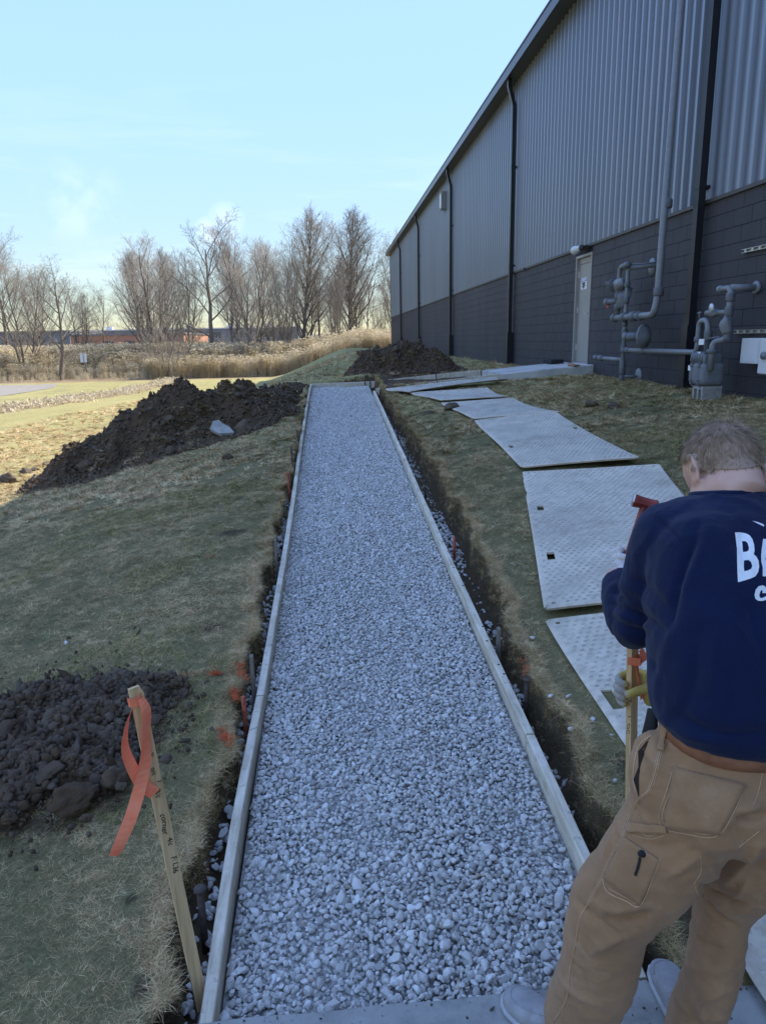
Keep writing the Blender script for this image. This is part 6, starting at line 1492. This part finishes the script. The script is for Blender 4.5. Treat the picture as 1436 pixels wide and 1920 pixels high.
print_on('printed_letter', [zt([(712, 585), (800, 592), (880, 610), (930, 800), (990, 1262), (880, 1264), (868, 1150), (772, 1140), (790, 1258), (703, 1258), (706, 1100), (680, 990), (675, 880), (690, 740)]), zt([(772, 840), (752, 950), (775, 1010), (850, 1015), (838, 850), (800, 760)])])
print_on('printed_letter', [zt([(768, 1560), (700, 1560), (697, 1500), (665, 1520), (642, 1590), (650, 1640), (690, 1650), (768, 1612), (820, 1580), (840, 1620), (770, 1680), (690, 1702), (620, 1696), (570, 1660), (555, 1590), (575, 1500), (630, 1435), (700, 1420), (750, 1440), (772, 1500)])])
print_on('printed_stroke', [zt([(520, 260), (620, 285), (725, 325), (728, 365), (620, 312)])])
# collar ribbing
cr = []
for k in range(25):
    a = k / 24 * 2 * math.pi; cr.append(c7 + np.array([.067 * math.cos(a), .028 + .068 * math.sin(a), .002 + .016 * -math.sin(a) - .012]))
wear('collar', *tube_vf(cr, .0075, 8, False), M['shirt'], True, sht)

# --- shoes
def shoe(heel, toe_dir, L, side):
    d = nrm((*toe_dir, 0)); s = np.array([-d[1], d[0], 0]); heel = np.array([*heel, .004]); U3 = np.array([0, 0, 1.])
    rings, sole = [], []
    for t_, w, h, cz in ((0.0, .018, .030, .040), (.03, .032, .045, .042), (.10, .036, .052, .046), (.25, .036, .052, .045), (.42, .038, .046, .040), (.58, .045, .036, .034), (.74, .050, .030, .030), (.88, .045, .026, .028), (.96, .032, .020, .026), (1.0, .012, .010, .026)):
        c = heel + d * L * t_ + U3 * cz + s * (.010 * side * math.sin(math.pi * t_)); rings.append((c, s * w, U3 * h, .80))
        if True: sole.append((heel + d * (L * (t_ * 1.03 - .015)) + U3 * .011 + s * (.010 * side * math.sin(math.pi * t_)), s * (w + .0045), U3 * .011, .55))
    V, F = fuse([loft(rings, 28)], .0045, 6); V[:, 2] = np.maximum(V[:, 2], .012)
    # stitched apron of the toe
    o = wear('shoe', V, F, M['suede']); wear('sole', *loft(sole, 28), M['sole'], True, o)
    sf = BVHTree.FromPolygons([tuple(v) for v in V], F)
    def top(t_, k): 
        q = heel + d * L * t_ + s * k + U3 * .3; h = sf.ray_cast(Vector(q), Vector((0, 0, -1))); return np.array(h[0]) if h[0] is not None else None
    ap = [top(.46, .030), top(.60, .036), top(.76, .037), top(.87, .028), top(.92, .010), top(.92, -.010), top(.87, -.028), top(.76, -.037), top(.60, -.036), top(.46, -.030)]
    ap = [a for a in ap if a is not None]; wear('apron_seam', *tube_vf(smoothpts(ap, 30), .0022, 6), M['suede'], True, o)
    for t_ in (.44, .50): 
        a, b, c = top(t_, .022), top(t_, 0), top(t_, -.022)
        if a is not None and b is not None and c is not None: wear('lace', *tube_vf(smoothpts([a, b + (0, 0, .003), c], 9), .0026, 6), M['sole'], True, o)
    return o
shoe((.640, 1.425), (-.205, .200), .288, 1); shoe((.872, 1.400), (.045, .285), .288, -1)

# --- gloves, held stake and hammer
def hand(wrist, palm_c, fingers, thumb, pr, name, mats, vox=.0032):
    parts = [limb([wrist, wrist * .5 + palm_c * .5, palm_c], [(.034, .030), (.036, .028), pr], [FW] * 3, 10, 16), ell(palm_c, (pr[0], pr[0] * .95, pr[1] * 1.3))]
    for f in fingers: parts.append(tube_vf(smoothpts(f, 12), np.concatenate([np.full(4, .0118), np.linspace(.0115, .0098, 7), [.0055]]), 10))
    parts.append(tube_vf(smoothpts(thumb, 12), np.concatenate([np.full(4, .0150), np.linspace(.0140, .0115, 7), [.006]]), 10))
    V, F = fuse(parts, vox, 3); o = wear(name, V, F, mats[0]); o.data.materials.append(mats[1]); return o, V, F
sb = np.array([.893, 1.835, -.09]); stp = at_y(1186, 1205, 1.815)
hst, hb, hax, hf_, hsd, HL = lath(sb, stp, .036, .016, (.75, -1.0, 0), 'lath stake held upright by the worker at the right form board', chamfer=False)
hp = hb + hax * ((at_y(1180, 1292, 1.82)[2] - hb[2]) / hax[2])
fing = []
for k in range(4):
    z = .030 - .021 * k
    q = hp + np.array([0, 0, z]); e = (.0, .004, .002, -.006)[k]
    fing.append([q + (.055, .022, .002), q + (.030, .042, .0), q + (-.006, .040, -.002), q + (-.034 - e, .020, -.004), q + (-.036 - e, -.006, -.006), q + (-.020, -.018, -.006)])
thb = [hp + (.055, -.004, .018), hp + (.040, -.030, .022), hp + (.012, -.034, .016), hp + (-.018, -.032, .004), hp + (-.030, -.028, -.006)]
gl, V, F = hand(wrR, hp + np.array([.058, .006, -.004]), fing, thb, (.026, .044), 'glove', (M['glove_y'], M['glove_g']))
cen = hp + np.array([.062, .01, 0]); gl.data.polygons.foreach_set('material_index', [1 if (np.mean([V[i][0] for i in f]) > cen[0] - .006 and np.mean([V[i][2] for i in f]) > hp[2] - .01) or np.mean([V[i][0] for i in f]) < hp[0] - .030 else 0 for f in F])
cuff = nrm(wrR - hp); wear('glove_cuff', *limb([wrR + cuff * .055, wrR + cuff * .01, wrR * .7 + hp * .3 + cuff * .02], [(.047, .047), (.044, .044), (.036, .034)], [FW] * 3, 8, 20), M['glove_y'], True, gl)
for k, (txt, px_) in enumerate((('2-', (1178, 1312)), ('1', (1176, 1342)), ('OC', (1175, 1358)))):
    fr = hf_ if hf_.dot(CAM - hb) > 0 else -hf_; r = ray(*px_); dd = fr.dot(hb + fr * .0082 - CAM) / fr.dot(r); p = CAM + r * dd
    write(hst, p, -hax, (hsd if hsd[0] > 0 else -hsd), txt, .022, M['ink'], fr)
rt0 = hb + hax * (HL - .02); pt = smoothpts([rt0 + (.022, -.004, 0), rt0 + (.030, -.02, -.03), at_y(1194, 1240, 1.80), at_y(1199, 1280, 1.79), at_y(1204, 1310, 1.79)], 14)
strip_mesh('tape_tail', pt, [np.array([.008, .006, .002]) + np.array([.003, 0, 0]) * math.sin(i * .5) for i in range(14)], FW, M['tape'], hst)
strip_mesh('tape_wrap', [rt0 + hax * -.03 + np.array(v) for v in ((-.02, -.014, 0), (.012, -.026, 0), (.026, -.006, 0), (.010, .02, 0))], [hax * .012] * 4, FW, M['tape'], hst)
# left hand with the hammer
hh0 = at_d(1171, 1068, 1.93); hh1 = at_d(1209, 944, 1.93)
ha = nrm(hh1 - hh0); u1 = nrm(np.cross(ha, (0, 1, 0))); u2 = np.cross(ha, u1)
ham = empty('hammer', hh0 - ha * .09, 'small red sledge hammer held upright in the worker\'s left hand', 'hammer')
MB().tube([hh0 - ha * .09, hh0, hh1 - ha * .02, hh1 + ha * .008], [.0135, .0125, .0105, .0100], 12).build('handle', M['hammer_red'], ham, True)
hx = nrm(np.array([.93, -.30, -.12])); hx = nrm(hx - ha * hx.dot(ha))
MB().tube([hh1 - hx * .030, hh1 - hx * .028, hh1 - hx * .012, hh1 + hx * .014, hh1 + hx * .028, hh1 + hx * .030], [.014, .0185, .0165, .0165, .0185, .014], 8).build('head', M['hammer_red'], ham)
MB().tube([hh1 + hx * .030, hh1 + hx * .0335], [.0170, .0150], 8).build('face', M['hammer_face'], ham); MB().tube([hh1 - hx * .030, hh1 - hx * .0335], [.0170, .0150], 8).build('face', M['hammer_face'], ham)
fing = []
for k in range(4):
    q = hh0 + ha * (.030 - .021 * k)
    fing.append([q + u1 * -.034 + u2 * .012, q + u1 * -.014 + u2 * .030, q + u1 * .012 + u2 * .027, q + u1 * .026 + u2 * .004, q + u1 * .016 + u2 * -.016])
hp2 = hh0 - u1 * .034
hand(wrL, hp2, fing, [hp2 + ha * .02 - u2 * .014, hh0 + ha * .035 - u2 * .026 - u1 * .004, hh0 + ha * .045 - u2 * .024 + u1 * .014, hh0 + ha * .048 - u2 * .010 + u1 * .024], (.026, .042), 'glove', (M['glove_w'], M['glove_g']))
